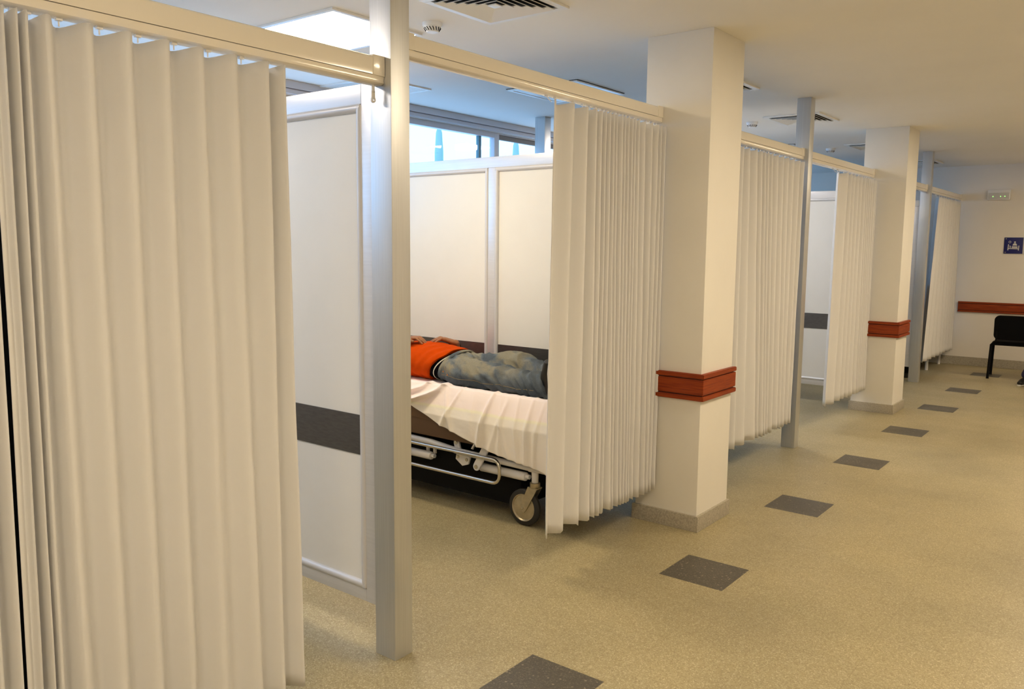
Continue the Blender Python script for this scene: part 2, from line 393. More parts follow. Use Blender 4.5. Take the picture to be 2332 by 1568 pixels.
# pillars standing outside the windows
for py_, lab in ((5.81, 'pale turned pillar outside, seen through the left window pane'), (7.42, 'pale turned pillar outside, seen through the right window pane')):
    mb = MB().lathe([(0, -0.3), (0.07, -0.3), (0.07, 2.0), (0.045, 2.1), (0.045, 2.55), (0.056, 2.65), (0.056, 2.80), (0.046, 2.93), (0.040, 3.04), (0.028, 3.08), (0.028, 3.16), (0, 3.18)], (-5.2, py_, 0), 'z', 20)
    tag(mb.build('outdoor_pillar', M['facade']), lab, 'pillar', 'pillars outside the windows')

# ------------------------------------------------------------------ columns with plinth and wooden wall guard
CX0, CX1, CD = -0.14, 0.2545, 0.4157
def column(y, label):
    t = thing('column', label, 'column', (0.06, y + CD / 2, 0), 'square cream columns along the cubicles')
    x0, x1, y0, y1 = CX0, CX1, y, y + CD
    MB().box(x0, x1, y0, y1, 0, Hc, 0.004).build('shaft', M['paint'], t)
    p = 0.015
    MB().box(x0 - p, x1 + p, y0 - p, y1 + p, 0, 0.092, 0.004).build('plinth', M['plinth'], t)
    # wall guard wraps the corridor sides: a thin strip, a board, a thin strip, stepped
    gx = -0.085
    for nm, z0, z1, d in (('guard_strip', 0.755, 0.781, 0.026), ('guard_board', 0.787, 0.874, 0.022), ('guard_strip', 0.880, 0.905, 0.026)):
        g = MB()
        poly = [(gx, y0 - d), (x1 + d, y0 - d), (x1 + d, y1 + 0.012), (x1 + 0.002, y1 + 0.012), (x1 + 0.002, y0 - 0.002), (gx, y0 - 0.002)]
        poly = [(CX0, y0 - d) if i == 0 else ((CX0, y0) if i == 5 else q) for i, q in enumerate(poly)]
        poly[3] = (x1, y1 + 0.012); poly[4] = (x1, y0)
        g.prism(poly, 2, z0, z1)
        bmesh.ops.bevel(g.bm, geom=list(g.bm.edges), offset=0.003, segments=2, affect='EDGES')
        g.build(nm, M['wood'], t)
    MB().box(CX0, x1 + 0.012, y0 - 0.012, y1, 0.757, 0.903).build('guard_backing', mat('guard_shadow_gap', (0.06, 0.012, 0.005), 0.6), t)
    return t
column(2.103, 'big square cream column with red wood guard, beside the gurney cubicle')
column(6.452, 'square cream column with red wood guard farther down the row of cubicles')

# ------------------------------------------------------------------ metal posts
A_, B_ = 0.109, 0.093
def post(y, label, x1=0.0):
    t = tag(MB().box(x1 - A_, x1, y, y + B_, 0, Hc, 0.0025).build('metal_post', M['alu'], None, 30), label, 'post', 'aluminium posts of the partition')
    return t
PY = [0.0, 4.4335, 8.7579]
post(PY[0], 'tall brushed aluminium post nearest the camera, left of the gurney')
post(PY[1], 'aluminium post between the two square columns')
post(PY[2], 'farthest aluminium post, just past the second column')
post(4.04, 'short-looking aluminium post rising to the ceiling in front of the windows', -2.245)

# ------------------------------------------------------------------ curtain beams
BX0, BX1 = -0.088, -0.032
def beam(y0, y1, zb, zt, label, e0=True, e1=True):
    t = thing('curtain_beam', label, 'curtain rail', (BX0, (y0 + y1) / 2, zb), 'cream curtain beams above the cubicles')
    zl = zb + 0.028
    c = 0.010
    prof = [(BX0, zl + 0.002), (BX1, zl + 0.002), (BX1, zt - c), (BX1 - 0.003, zt - c * 0.3), (BX1 - c, zt), (BX0 + c, zt), (BX0, zt - c)]
    MB().prism([(x, z) for x, z in prof], 1, y0, y1).build('beam_profile', M['beam'], t, 50)
    MB().prism([(BX0 + 0.006, zb), (BX1 - 0.010, zb), (BX1 - 0.003, zb + 0.006), (BX1 - 0.005, zb + 0.014), (BX1 - 0.002, zl), (BX0 + 0.006, zl)], 1, y0, y1).build('track', M['beam'], t, 50)
    for on_, ya, yb in ((e0, y0, y0 + 0.055), (e1, y1 - 0.055, y1)):
        if on_: MB().box(BX0 - 0.003, BX1 + 0.003, ya, yb, zl, zt + 0.003, 0.002).build('end_bracket', M['beam'], t)
    return t
b1 = beam(-4.3, -0.001, 2.171, 2.266, 'lowest cream curtain beam at upper left, ending at the nearest post', False, True)
hk = MB().tube([(-0.06, -0.03, 2.171), (-0.06, -0.03, 2.145)], 0.006, 8)
hk.box(-0.062, -0.058, -0.038, -0.022, 2.125, 2.15, 0.001).lathe([(0.004, -0.003), (0.010, -0.003), (0.010, 0.003), (0.004, 0.003), (0.004, -0.003)], (-0.06, -0.03, 2.118), 'x', 14)
hk.build('stop_hook', M['white_plastic'], b1)
ZB, ZT = 2.290, 2.376
beam(0.094, 2.102, ZB, ZT, 'cream curtain beam above the gurney, from nearest post to big column')
beam(2.520, 4.432, ZB, ZT, 'cream curtain beam between the big column and the middle post')
beam(4.528, 6.451, ZB, ZT, 'cream curtain beam from the middle post to the second column')
beam(6.869, 8.757, ZB, ZT, 'cream curtain beam from the second column to the farthest post')
beam(8.852, 10.899, ZB, ZT, 'cream curtain beam from the farthest post to the far wall')

# ------------------------------------------------------------------ partitions (two panels each)
def partition(y, xs, label, feet=True, th=0.036, xend=XW + 0.003):
    """frame along x from the corridor side xs to the window wall"""
    t = thing('partition_screen', label, 'partition', ((xs + xend) / 2, y, 0), 'aluminium framed partition screens')
    y0, y1 = y - th / 2, y + th / 2
    zb, zt = 0.178, 2.197
    sw = 0.082
    xm = (-1.405, -1.345)
    f = MB()
    f.box(xs - sw, xs, y0, y1, zb, zt, 0.003)                       # stile at the post
    f.box(xend, xend + 0.07, y0, y1, zb, zt, 0.003)
    f.box(xend + 0.07, xs - sw, y0, y1, zt - 0.072, zt, 0.004)      # top rail
    f.box(xend + 0.07, xs - sw, y0, y1, zb, zb + 0.052, 0.004)      # bottom rail
    f.box(xm[0], xm[1], y0, y1, zb + 0.052, zt - 0.072, 0.003)
    f.box(xend + 0.08, xend + 0.14, y0 + 0.005, y1 - 0.005, 0.0, zb, 0.002)
    f.build('frame', M['alu_light'], t)
    for a, b in ((xend + 0.07, xm[0]), (xm[1], xs - sw)):
        z0, z1 = zb + 0.052, zt - 0.072
        MB().box(a, b, y - 0.009, y + 0.009, z0, z1).build('panel', M['panel'], t)
        bd = MB()
        for s in (-1, 1):                                            # rounded bead round the panel on both faces
            yc = y + s * 0.009
            r = 0.016
            q = r - 0.003; e_ = 0.004
            bd.tube([(a + e_, yc, z0 + q), (b - e_, yc, z0 + q)], 0.0165, 14).tube([(a + e_, yc, z1 - q), (b - e_, yc, z1 - q)], 0.0165, 14)
            bd.tube([(a + q, yc, z0 + e_), (a + q, yc, z1 - e_)], 0.0165, 14).tube([(b - q, yc, z0 + e_), (b - q, yc, z1 - e_)], 0.0165, 14)
        bd.build('bead', M['bead'], t, 60)
        bb = MB()
        for s in (-1, 1):
            bb.box(a + 0.024, b - 0.024, y + s * 0.0092, y + s * 0.0125, 0.775, 0.935)
        bb.build('band', M['band'], t, False)
    return t
partition(0.0465, -A_ - 0.001, 'grey-white partition screen behind the nearest post')
partition(2.255, CX0 - 0.002, 'cream partition screen behind the man on the gurney')
partition(PY[1] + 0.0465, -A_ - 0.001, 'partition screen behind the middle post, mostly hidden')
partition(6.66, CX0 - 0.002, 'white partition screen seen through the gap beside the middle post')
partition(PY[2] + 0.0465, -A_ - 0.001, 'bluish partition screen at the farthest post, its end above the floor showing')
partition(-2.12, -A_ - 0.001, 'partition screen behind the nearest curtain at the left edge')

# ------------------------------------------------------------------ curtains
def resample(l, n):
    out = []
    for i in range(n):
        t = i * (len(l) - 1) / (n - 1); k = min(int(t), len(l) - 2); out.append(l[k] + (l[k + 1] - l[k]) * (t - k))
    return out
def sm_(t): return t * t * (3 - 2 * t)
def curtain(label, top, bot, z0, z1, xc=-0.042, amp=0.040, drop=0.012, seed=1, lo=None, hi=None, per=12, flap=False, wob=0.006, hook=2.29, tail=0.0, amp_low=1.0):
    """pleated cloth: top / bot list the y of the pleats' outer crests, first and last = the edges"""
    rr = random.Random(seed)
    n = len(top); bot = resample(bot, n)
    t = thing('privacy_curtain', label, 'curtain', (xc, (top[0] + top[-1]) / 2, z0), 'white pleated privacy curtains')
    nu = (n - 1) * per; nv = 40
    jz = [rr.uniform(-0.006, 0.006) for _ in range(n)]
    ja = [rr.uniform(0.8, 1.12) for _ in range(n)]
    ph = [rr.uniform(0, 6) for _ in range(n)]
    NT = 8 if tail else 0; nu += NT
    def f(u, v):
        c = u * nu
        if tail > 0 and c < NT:
            p = f0(0.0, v); k = (NT - c) / NT; return Vector((p.x - tail * k - 0.012 * (k > 0), p.y - 0.008 * k * k, p.z))
        if tail < 0 and c > nu - NT:
            p = f0(1.0, v); k = (c - nu + NT) / NT; return Vector((p.x + tail * k, p.y + 0.008 * k * k, p.z))
        return f0((c - NT) / (nu - NT) if tail > 0 else c / (nu - NT), v)
    def f0(u, v):
        u = max(0.0, min(1.0, u))
        q = u * (n - 1); k = min(int(q), n - 2); s = q - k
        z = z1 + (z0 - z1) * v
        vv = v
        def yy(i): return top[i] + (bot[i] - top[i]) * vv + wob * math.sin(ph[i] + vv * 3.0) * vv
        y = yy(k) + (yy(k + 1) - yy(k)) * s
        pitch = abs(yy(k + 1) - yy(k))
        a = amp * (ja[k] * (1 - s) + ja[k + 1] * s)
        if pitch > 0.07: a *= 1 + (amp_low - 1) * sm_(min(1, v * 2.2))
        if flap == 2 and k == 0: a *= s ** 3
        elif flap and k == 0: a *= 0.45 + 0.55 * s
        if pitch > 0.10: a *= 1.0
        w_ = math.cos(2 * PI * s)
        x = xc + amp * (1 - 0.0) - (amp - a) * 0.4 - a * (1 - w_)
        # header and hem: a doubled strip, and a slight rise between the gliders
        if v < 0.001: pass
        zz = z - (drop * 0.5 * (1 + w_)) * max(0, 1 - v * 25) * 0 
        if v < 0.06: zz -= drop * (0.5 - 0.5 * w_) * (1 - v / 0.06)
        if v > 0.9: zz += jz[k] * (v - 0.9) * 10
        if z > z1 - 0.052 or z < z0 + 0.075: x += 0.0012
        yn = noise.noise(Vector((y * 9, z * 2.3, seed))) * 0.004 * min(1, v * 3)
        x += yn
        if lo is not None: y = max(y, lo)
        if hi is not None: y = min(y, hi)
        return Vector((x, y, zz))
    mb = MB().grid(f, nu, nv)
    o = mb.build('cloth', M['curtain'], t, 180)
    so = o.modifiers.new('th', 'SOLIDIFY'); so.thickness = 0.0016; so.offset = 0
    ys = [(top[i] + top[i + 1]) / 2 for i in range(n - 1)]
    for i, y in enumerate([top[0] + 0.006] + ys):
        g = MB()
        xg = xc - 0.018 if i else xc + 0.01
        if hi is not None: y = min(y, hi - 0.006)
        g.box(-0.066, -0.054, y - 0.008, y + 0.008, hook - 0.008, hook + 0.0005, 0.001)
        g.tube([(-0.060, y, hook - 0.006), (xg, y, z1 - 0.012)], 0.0022, 6)
        g.build('glider', M['white_plastic'], t)
    return t

c1 = [-1.285, -1.257, -1.226, -1.205, -1.158, -1.055, -0.952, -0.844, -0.740, -0.630, -0.514, -0.449]
c1b = [-1.288, -1.262, -1.232, -1.208, -1.145, -1.045, -0.940, -0.840, -0.722, -0.600, -0.505, -0.424]
curtain('wide beige-lit privacy curtain filling the left of the view', c1, c1b, 0.072, 2.161, amp=0.036, seed=3, wob=0.004, hook=2.171, drop=0.012, amp_low=0.85, flap=2)
c0 = [-2.06, -1.98, -1.91, -1.80, -1.70, -1.60, -1.52, -1.45, -1.40, -1.350, -1.300]
curtain('edge of a second curtain at far left, beyond the dark gap', c0, [y - 0.004 for y in c0], 0.072, 2.158, amp=0.036, seed=5, wob=0.0, hook=2.171)
c2 = [1.026, 1.176, 1.298, 1.371, 1.427, 1.464, 1.506, 1.539, 1.569, 1.621, 1.652, 1.688, 1.724, 1.756, 1.797, 1.859, 1.931, 2.005, 2.046, 2.088]
c2b = [1.007, 1.152, 1.328, 1.424, 1.458, 1.51, 1.588, 1.626, 1.68, 1.712, 1.743, 1.786, 1.85, 1.93, 1.985, 2.03, 2.075]
curtain('pleated white curtain drawn beside the big column, next to the gurney', c2, c2b, 0.205, 2.268, seed=8, hi=2.090, flap=True)
c3 = [2.545, 2.64, 2.75, 2.86, 2.96, 3.07, 3.183, 3.287, 3.409, 3.501, 3.56, 3.626, 3.693, 3.8, 3.909, 4.015, 4.13, 4.25, 4.348]
c3b = [2.545, 2.66, 2.78, 2.90, 3.02, 3.11, 3.218, 3.40, 3.584, 3.66, 3.725, 3.78, 3.837, 3.925, 4.025, 4.10, 4.176, 4.25, 4.310]
curtain('white curtain closed across the cubicle between big column and middle post', c3, c3b, 0.225, 2.268, seed=11, lo=2.525)
c4 = [5.241, 5.493, 5.61, 5.718, 5.836, 5.94, 6.036, 6.099, 6.158, 6.218, 6.294, 6.38, 6.425]
c4b = [5.218, 5.42, 5.607, 5.74, 5.851, 5.99, 6.108, 6.18, 6.23, 6.286, 6.35, 6.40, 6.43]
curtain('half-open white curtain in front of the second column', c4, c4b, 0.222, 2.268, seed=13, hi=6.440, flap=True)
c6 = [9.314, 9.471, 9.646, 9.769, 9.938, 10.081, 10.243, 10.377, 10.52, 10.687]
c6b = [8.99, 9.22, 9.445, 9.70, 9.934, 10.14, 10.328, 10.50, 10.66, 10.80]
curtain('farthest white curtain, hanging next to the far wall', c6, c6b, 0.215, 2.268, seed=17, hi=10.88, flap=True)

# ------------------------------------------------------------------ ceiling fixtures
def ceiling_light(x0, x1, y0, y1, mt, label, grp=None, z=Hc):
    t = thing('ceiling_light', label, 'ceiling light', ((x0 + x1) / 2, (y0 + y1) / 2, z), grp)
    f = MB(); e = 0.028; zz = z - 0.012
    f.box(x0, x1, y0, y0 + e, zz, z, 0.002).box(x0, x1, y1 - e, y1, zz, z, 0.002)
    f.box(x0, x0 + e, y0 + e, y1 - e, zz, z, 0.002).box(x1 - e, x1, y0 + e, y1 - e, zz, z, 0.002)
    f.build('frame', M['vent'], t)
    if mt is M['lamp_off']: MB().box(x0 - 0.006, x1 + 0.006, y0 - 0.006, y1 + 0.006, z - 0.0035, z - 0.0005).build('gap_shade', M['dark_gap'], t, False)  # dark sheet paints the shaded gap between an unlit panel and the ceiling
    MB().box(x0 + e, x1 - e, y0 + e, y1 - e, z - 0.009, z - 0.002, 0.001).build('diffuser', mt, t, False)
    return t
ceiling_light(-1.725, -1.100, 0.66, 1.295, M['lamp_panel'], 'bright lit square panel light on the ceiling at upper left')
ceiling_light(-1.725, -1.100, 2.835, 3.470, M['lamp_off'], 'unlit square ceiling panel just above the beam over the gurney')
ceiling_light(-1.725, -1.100, 7.19, 7.80, M['lamp_off'], 'unlit ceiling panel glimpsed left of the middle post')
for k, y in enumerate((-3.3, -1.75, 1.35, 3.6, 6.0, 8.6)):
    ceiling_light(1.75, 2.37, y, y + 0.62, M['lamp_corr'], 'square warm corridor ceiling light outside the right of the frame', 'corridor ceiling lights out of view')
ceiling_light(-1.725, -1.100, 5.01, 5.64, M['lamp_panel0'], 'lit square panel light hidden behind the big column, above its far cubicle')
ceiling_light(-1.725, -1.100, -1.50, -0.88, M['lamp_panel0'], 'lit square panel light above the curtained cubicle at the left edge')

def diffuser(x0, x1, y0, y1, label):
    t = thing('air_diffuser', label, 'air vent', ((x0 + x1) / 2, (y0 + y1) / 2, Hc), 'square louvred air vents on the ceiling')
    cx, cy = (x0 + x1) / 2, (y0 + y1) / 2; hx, hy = (x1 - x0) / 2, (y1 - y0) / 2
    def ring(mb, s0, s1, za, zb):
        o = [(-1, -1), (1, -1), (1, 1), (-1, 1)]
        A = [mb.bm.verts.new((cx + a * hx * s0, cy + b * hy * s0, za)) for a, b in o]
        B = [mb.bm.verts.new((cx + a * hx * s1, cy + b * hy * s1, zb)) for a, b in o]
        A2 = [mb.bm.verts.new((cx + a * hx * s0, cy + b * hy * s0, za + 0.003)) for a, b in o]
        B2 = [mb.bm.verts.new((cx + a * hx * s1, cy + b * hy * s1, zb + 0.003)) for a, b in o]
        for i in range(4):
            j = (i + 1) % 4
            mb.bm.faces.new((A[i], A[j], B[j], B[i])); mb.bm.faces.new((A2[j], A2[i], B2[i], B2[j]))
            mb.bm.faces.new((A[j], A[i], A2[i], A2[j])); mb.bm.faces.new((B[i], B[j], B2[j], B2[i]))
    f = MB(); wf = 0.075 * 2 * hx * 1.05
    f.box(x0, x1, y0, y0 + wf, Hc - 0.012, Hc, 0.003).box(x0, x1, y1 - wf, y1, Hc - 0.012, Hc, 0.003).box(x0, x0 + wf, y0 + wf, y1 - wf, Hc - 0.012, Hc, 0.003).box(x1 - wf, x1, y0 + wf, y1 - wf, Hc - 0.012, Hc, 0.003)
    f.build('frame', M['vent'], t, False)
    MB().box(cx - hx * 0.86, cx + hx * 0.86, cy - hy * 0.86, cy + hy * 0.86, Hc - 0.004, Hc - 0.0005).build('duct_opening', M['dark_gap'], t, False)
    for s in (0.80, 0.66, 0.52, 0.38, 0.25):
        v = MB(); ring(v, s, s - 0.09, Hc - 0.020, Hc - 0.008); v.build('louvre', M['vent'], t, False)
    MB().box(cx - hx * 0.10, cx + hx * 0.10, cy - hy * 0.10, cy + hy * 0.10, Hc - 0.019, Hc - 0.013, 0.002).build('centre_plate', M['vent'], t)
    return t
diffuser(-0.66, -0.155, 0.815, 1.345, 'square louvred vent cut by the top edge, right of the nearest post')
diffuser(-0.67, -0.175, 5.16, 5.72, 'square louvred ceiling vent crossed by the middle post')
diffuser(-0.69, -0.185, 3.31, 3.86, 'louvred ceiling vent peeking out right behind the big column')
diffuser(-0.67, -0.175, 7.55, 8.10, 'ceiling vent disappearing behind the second column')
diffuser(-0.67, -0.175, 9.75, 10.30, 'farthest ceiling vent, behind the farthest post')
# flat grille further in
t = thing('return_grille', 'flat pale ceiling grille just right of the nearest post', 'air vent', (-2.5, 2.2, Hc))
g = MB(); x0, x1, y0, y1 = -2.79, -2.19, 1.93, 2.51
g.box(x0, x1, y0, y0 + 0.03, Hc - 0.010, Hc, 0.002).box(x0, x1, y1 - 0.03, y1, Hc - 0.010, Hc, 0.002).box(x0, x0 + 0.03, y0 + 0.03, y1 - 0.03, Hc - 0.010, Hc, 0.002).box(x1 - 0.03, x1, y0 + 0.03, y1 - 0.03, Hc - 0.010, Hc, 0.002)
g.build('frame', M['vent'], t)
g = MB()
for k in range(27): g.box(x0 + 0.03, x1 - 0.03, y0 + 0.035 + k * 0.0193, y0 + 0.035 + k * 0.0193 + 0.009, Hc - 0.008, Hc - 0.002)
g.build('slats', M['vent'], t, False)

def smoke_detector(x, y, label):
    t = thing('smoke_detector', label, 'smoke detector', (x, y, Hc), 'round white smoke detectors on the ceiling')
    MB().lathe([(0, 0), (0.052, 0), (0.052, -0.014), (0.049, -0.019), (0, -0.019)], (x, y, Hc), 'z', 32).build('base', M['white_plastic'], t)
    MB().lathe([(0, -0.019), (0.046, -0.019), (0.044, -0.026), (0.033, -0.045), (0.029, -0.049), (0, -0.049)], (x, y, Hc), 'z', 32).build('cap', M['white_plastic'], t)
    s = MB()
    for k in range(16):
        a = 2 * PI * k / 16
        p = []
        for q in range(5):
            f = q / 4; r = 0.0447 - 0.0105 * f; aa = a + 0.22 * f
            p.append((x + r * math.cos(aa), y + r * math.sin(aa), Hc - 0.027 - 0.0165 * f))
        s.tube(p, 0.0022, 6)
    s.build('slots', M['black'], t)
    return t
smoke_detector(-0.905, 1.168, 'round white smoke detector just right of the nearest post')
smoke_detector(-0.867, 5.41, 'round white smoke detector between the big column and the middle post')
smoke_detector(-0.904, 7.85, 'smallest smoke detector, seen between the middle post and second column')

# ------------------------------------------------------------------ far wall: guard, sign, emergency light
t = thing('wall_guard', 'long red wooden wall guard on the far wall', 'wall guard', (2, YF, 0.75))
for nm, z0, z1, d in (('guard_strip', 0.752, 0.776, 0.026), ('guard_board', 0.782, 0.868, 0.022), ('guard_strip', 0.874, 0.897, 0.026)):
    MB().box(0.02, XR - 0.03, YF - d, YF, z0, z1, 0.003).build(nm, M['wood'], t)
MB().box(0.02, XR - 0.03, YF - 0.010, YF, 0.754, 0.895).build('guard_backing', mat('guard_gap_far', (0.06, 0.012, 0.005), 0.6), t)

t = thing('ward_sign', 'blue sign on the far wall with a white bed and clock pictogram', 'sign', (0.75, YF, 1.66))
sx0, sx1, sx2, sz0, sz1 = 0.525, 0.745, 1.35, 1.568, 1.785
yb = YF - 0.012
MB().box(sx0, sx1, yb, YF, sz0, sz1, 0.002).build('blue_plate', M['blue'], t)
MB().box(sx1 + 0.001, sx2, yb, YF, sz0, sz1, 0.002).build('white_plate', M['sign_white'], t)
def S(u, v): return (sx0 + (sx1 - sx0) * u, sz1 - (sz1 - sz0) * v)
pg = MB()
def sbar(u0, v0, u1, v1, w):
    a = Vector(S(u0, v0)); b = Vector(S(u1, v1)); d = (b - a).normalized(); n = Vector((-d.y, d.x)) * w / 2
    q = [a - n, b - n, b + n, a + n]
    pg.prism([(p.x, p.y) for p in q], 1, yb - 0.0012, yb - 0.0001)
sbar(0.24, 0.42, 0.22, 0.79, 0.011); sbar(0.79, 0.50, 0.78, 0.80, 0.011); sbar(0.25, 0.685, 0.77, 0.70, 0.011)
sbar(0.42, 0.595, 0.72, 0.60, 0.022); sbar(0.33, 0.52, 0.33, 0.64, 0.012); sbar(0.31, 0.50, 0.37, 0.62, 0.006)
cx_, cz_ = S(0.57, 0.29); pg.lathe([(0, -0.0011), (0.011, -0.0011), (0.011, -0.0001), (0, -0.0001)], (cx_, yb, cz_), 'y', 18)
pts = [S(0.45, 0.50), S(0.47, 0.42), S(0.52, 0.355), S(0.62, 0.355), S(0.67, 0.42), S(0.70, 0.50)]
pg.prism(pts, 1, yb - 0.0012, yb - 0.0001)
cx_, cz_ = S(0.30, 0.28); pg.lathe([(0.0115, -0.0011), (0.0155, -0.0011), (0.0155, -0.0001), (0.0115, -0.0001), (0.0115, -0.0011)], (cx_, yb, cz_), 'y', 24)
sbar(0.30, 0.28, 0.30, 0.245, 0.003); sbar(0.30, 0.28, 0.335, 0.265, 0.003)
pg.build('pictogram', M['sign_white'], t, False)
for u, v in ((0.09, 0.08), (0.09, 0.92)):
    cx_, cz_ = S(u, v); MB().lathe([(0, -0.004), (0.006, -0.004), (0.0075, -0.001), (0.0075, 0), (0, 0)], (cx_, yb, cz_), 'y', 16).build('screw_cap', M['zinc'], t)

t = thing('emergency_light', 'white emergency light box with green dots high on the far wall', 'emergency light', (0.42, YF, 2.36))
MB().box(0.285, 0.560, YF - 0.045, YF, 2.290, 2.425, 0.012).build('housing', M['white_plastic'], t)
MB().box(0.300, 0.545, YF - 0.052, YF - 0.044, 2.300, 2.385, 0.006).build('lens_cover', M['sign_white'], t)
for x in (0.35, 0.44, 0.49):
    MB().box(x, x + 0.009, YF - 0.0545, YF - 0.051, 2.330, 2.340).build('indicator', M['green_led'], t, False)

# small white junction plate on the partition beyond the second column
tag(MB().box(-0.19, -0.112, PY[2] + 0.0245 - 0.012, PY[2] + 0.0235, 2.125, 2.19, 0.003).build('wall_plate', M['white_plastic']), 'small white plate with screws beside the farthest post', 'plate')

# ------------------------------------------------------------------ chair and seated person at the far right
def chair(x, y, ang, label):
    t = thing('visitor_chair', label, 'chair', (x, y, 0))
    def Rz(p): return (x + p[0] * math.cos(ang) - p[1] * math.sin(ang), y + p[0] * math.sin(ang) + p[1] * math.cos(ang), p[2])
    # local: back towards -y, seat width along x
    bk = MB(); pl = []
    for cx_, cz_, a0 in ((0.17, 0.56, -90), (0.17, 0.745, 0), (-0.17, 0.745, 90), (-0.17, 0.56, 180)):
        for k in range(7): an = math.radians(a0 + 15 * k); pl.append((cx_ + 0.06 * math.cos(an), cz_ + 0.06 * math.sin(an)))
    bk.prism(pl, 1, -0.025, 0.015)
    for v in bk.bm.verts: v.co = Vector(Rz((v.co.x, v.co.y - 0.1 * (v.co.z - 0.5), v.co.z)))
    bk.build('backrest', M['black_fabric'], t)
    st = MB().box(-0.23, 0.23, 0.0, 0.42, 0.430, 0.475, 0.018)
    for v in st.bm.verts: v.co = Vector(Rz(v.co))
    st.build('seat', M['black_fabric'], t)
    fr = MB()
    for s in (-1, 1):
        fr.tube([Rz((s * 0.20, -0.02, 0.47)), Rz((s * 0.20, -0.03, 0.60))], 0.010, 8)
    fr.tube([Rz((-0.25, 0.02, 0.435)), Rz((0.25, 0.02, 0.435)), Rz((0.25, 0.38, 0.435)), Rz((-0.25, 0.38, 0.435))], 0.012, 10, closed=True)
    fr.build('frame', M['black'], t)
    for s in (-1, 1):
        MB().tube([Rz((s * 0.25, 0.02, 0.435)), Rz((s * 0.262, -0.02, 0.02)), Rz((s * 0.262, -0.02, 0.0))], [0.016, 0.015, 0.017], 10).build('leg', M['black'], t)
        MB().tube([Rz((s * 0.25, 0.38, 0.435)), Rz((s * 0.262, 0.42, 0.02)), Rz((s * 0.262, 0.42, 0.0))], [0.016, 0.015, 0.017], 10).build('leg', M['black'], t)
    return t
chair(0.868, 9.755, 0.06, 'black visitor chair with its back to the camera by the far wall')

# ------------------------------------------------------------------ examination couch in the farthest cubicle
t = thing('exam_couch', 'dark couch on white legs behind the farthest curtain', 'bed', (-0.75, 10.4, 0))
MB().box(-2.0, -0.13, 9.98, 10.80, 0.40, 0.52, 0.03).build('mattress', M['black_fabric'], t)
MB().box(-1.95, -0.15, 10.02, 10.76, 0.16, 0.399, 0.01).build('skirt', M['black'], t)
for x in (-0.155, -1.9):
    for y in (10.0, 10.78):
        MB().tube([(x, y, 0.42), (x, y, 0.0)], 0.020, 12).build('leg', M['white_enamel'], t)
t = thing('stand_in_cabinet', 'tall black stand-in cabinet, added to darken the slit between the two nearest curtains', 'cabinet', (-0.43, -1.18, 0))  # black cabinet added so that the slit between the curtains shows dark
MB().box(-0.60, -0.27, -1.33, -1.02, 0.06, 1.80, 0.01).build('body', M['black'], t)
MB().box(-0.268, -0.260, -1.31, -1.04, 0.10, 1.77, 0.003).build('door', M['black'], t)
for x in (-0.56, -0.31):
    for y in (-1.29, -1.06): MB().lathe([(0, 0), (0.03, 0), (0.03, 0.06), (0, 0.06)], (x, y, 0), 'z', 12).build('foot', M['rubber'], t)
t = thing('stand_in_cabinet', 'black cabinet in the dark gap beside the farthest post', 'cabinet', (-0.5, 9.4, 0))
MB().box(-0.80, -0.17, 9.05, 9.55, 0.06, 1.22, 0.01).build('body', M['black'], t)
MB().box(-0.168, -0.160, 9.08, 9.52, 0.10, 1.19, 0.003).build('door', M['black'], t)
for x in (-0.76, -0.21):
    for y in (9.09, 9.51): MB().lathe([(0, 0), (0.03, 0), (0.03, 0.06), (0, 0.06)], (x, y, 0), 'z', 12).build('foot', M['rubber'], t)

# ------------------------------------------------------------------ gurney
GY0, GY1 = 1.50, 2.14      # near / far side
GX0, GX1 = -2.30, -0.20    # head / foot end
MZ = 0.728                 # mattress top
t = thing('hospital_gurney', 'white tube-framed hospital gurney on casters in the open cubicle', 'gurney', ((GX0 + GX1) / 2, 1.82, 0))
gur = t
f = MB()
f.box(GX0 + 0.03, GX1 - 0.03, GY0 + 0.035, GY0 + 0.075, 0.425, 0.53, 0.006).box(GX0 + 0.03, GX1 - 0.03, GY1 - 0.075, GY1 - 0.035, 0.425, 0.53, 0.006)
for x in (GX0 + 0.03, -1.6, -0.9, GX1 - 0.07): f.box(x, x + 0.04, GY0 + 0.075, GY1 - 0.075, 0.485, 0.525, 0.004)
f.build('litter_frame', M['underframe'], t)
MB().box(GX0, GX1, GY0 + 0.02, GY1 - 0.03, 0.53, 0.61, 0.01).build('platform', M['underframe'], t)
# white subframe arms and brackets
f = MB()
f.tube([(GX0 + 0.1, GY0 + 0.05, 0.385), (-1.45, GY0 + 0.05, 0.388), (-1.28, GY0 + 0.05, 0.384), (-1.06, GY0 + 0.05, 0.362), (-0.30, GY0 + 0.05, 0.35)], 0.019, 10)
f.tube([(GX0 + 0.1, GY0 + 0.11, 0.350), (-1.2, GY0 + 0.11, 0.350), (-0.85, GY0 + 0.11, 0.330), (-0.55, GY0 + 0.11, 0.330)], 0.011, 10)
f.tube([(GX0 + 0.1, GY1 - 0.09, 0.405), (-0.30, GY1 - 0.09, 0.40)], 0.021, 10)
f.build('subframe', M['white_enamel'], t, 50)
for x0, x1 in ((-2.1, -1.30), (-0.90, -0.555)):
    for y in (GY0 + 0.075, GY1 - 0.075):
        MB().tube([(x0, y, 0.288), (x0 + 0.01, y, 0.288), (x1 - 0.012, y, 0.288), (x1 - 0.003, y, 0.288), (x1, y, 0.288)], [0.018, 0.026, 0.026, 0.024, 0.012], 14).lathe([(0, x1 - 0.002), (0.014, x1 - 0.002), (0.014, x1 + 0.022), (0, x1 + 0.022)], (0, y, 0.290), 'x', 12).build('base_rail', M['white_enamel'], t, 50)
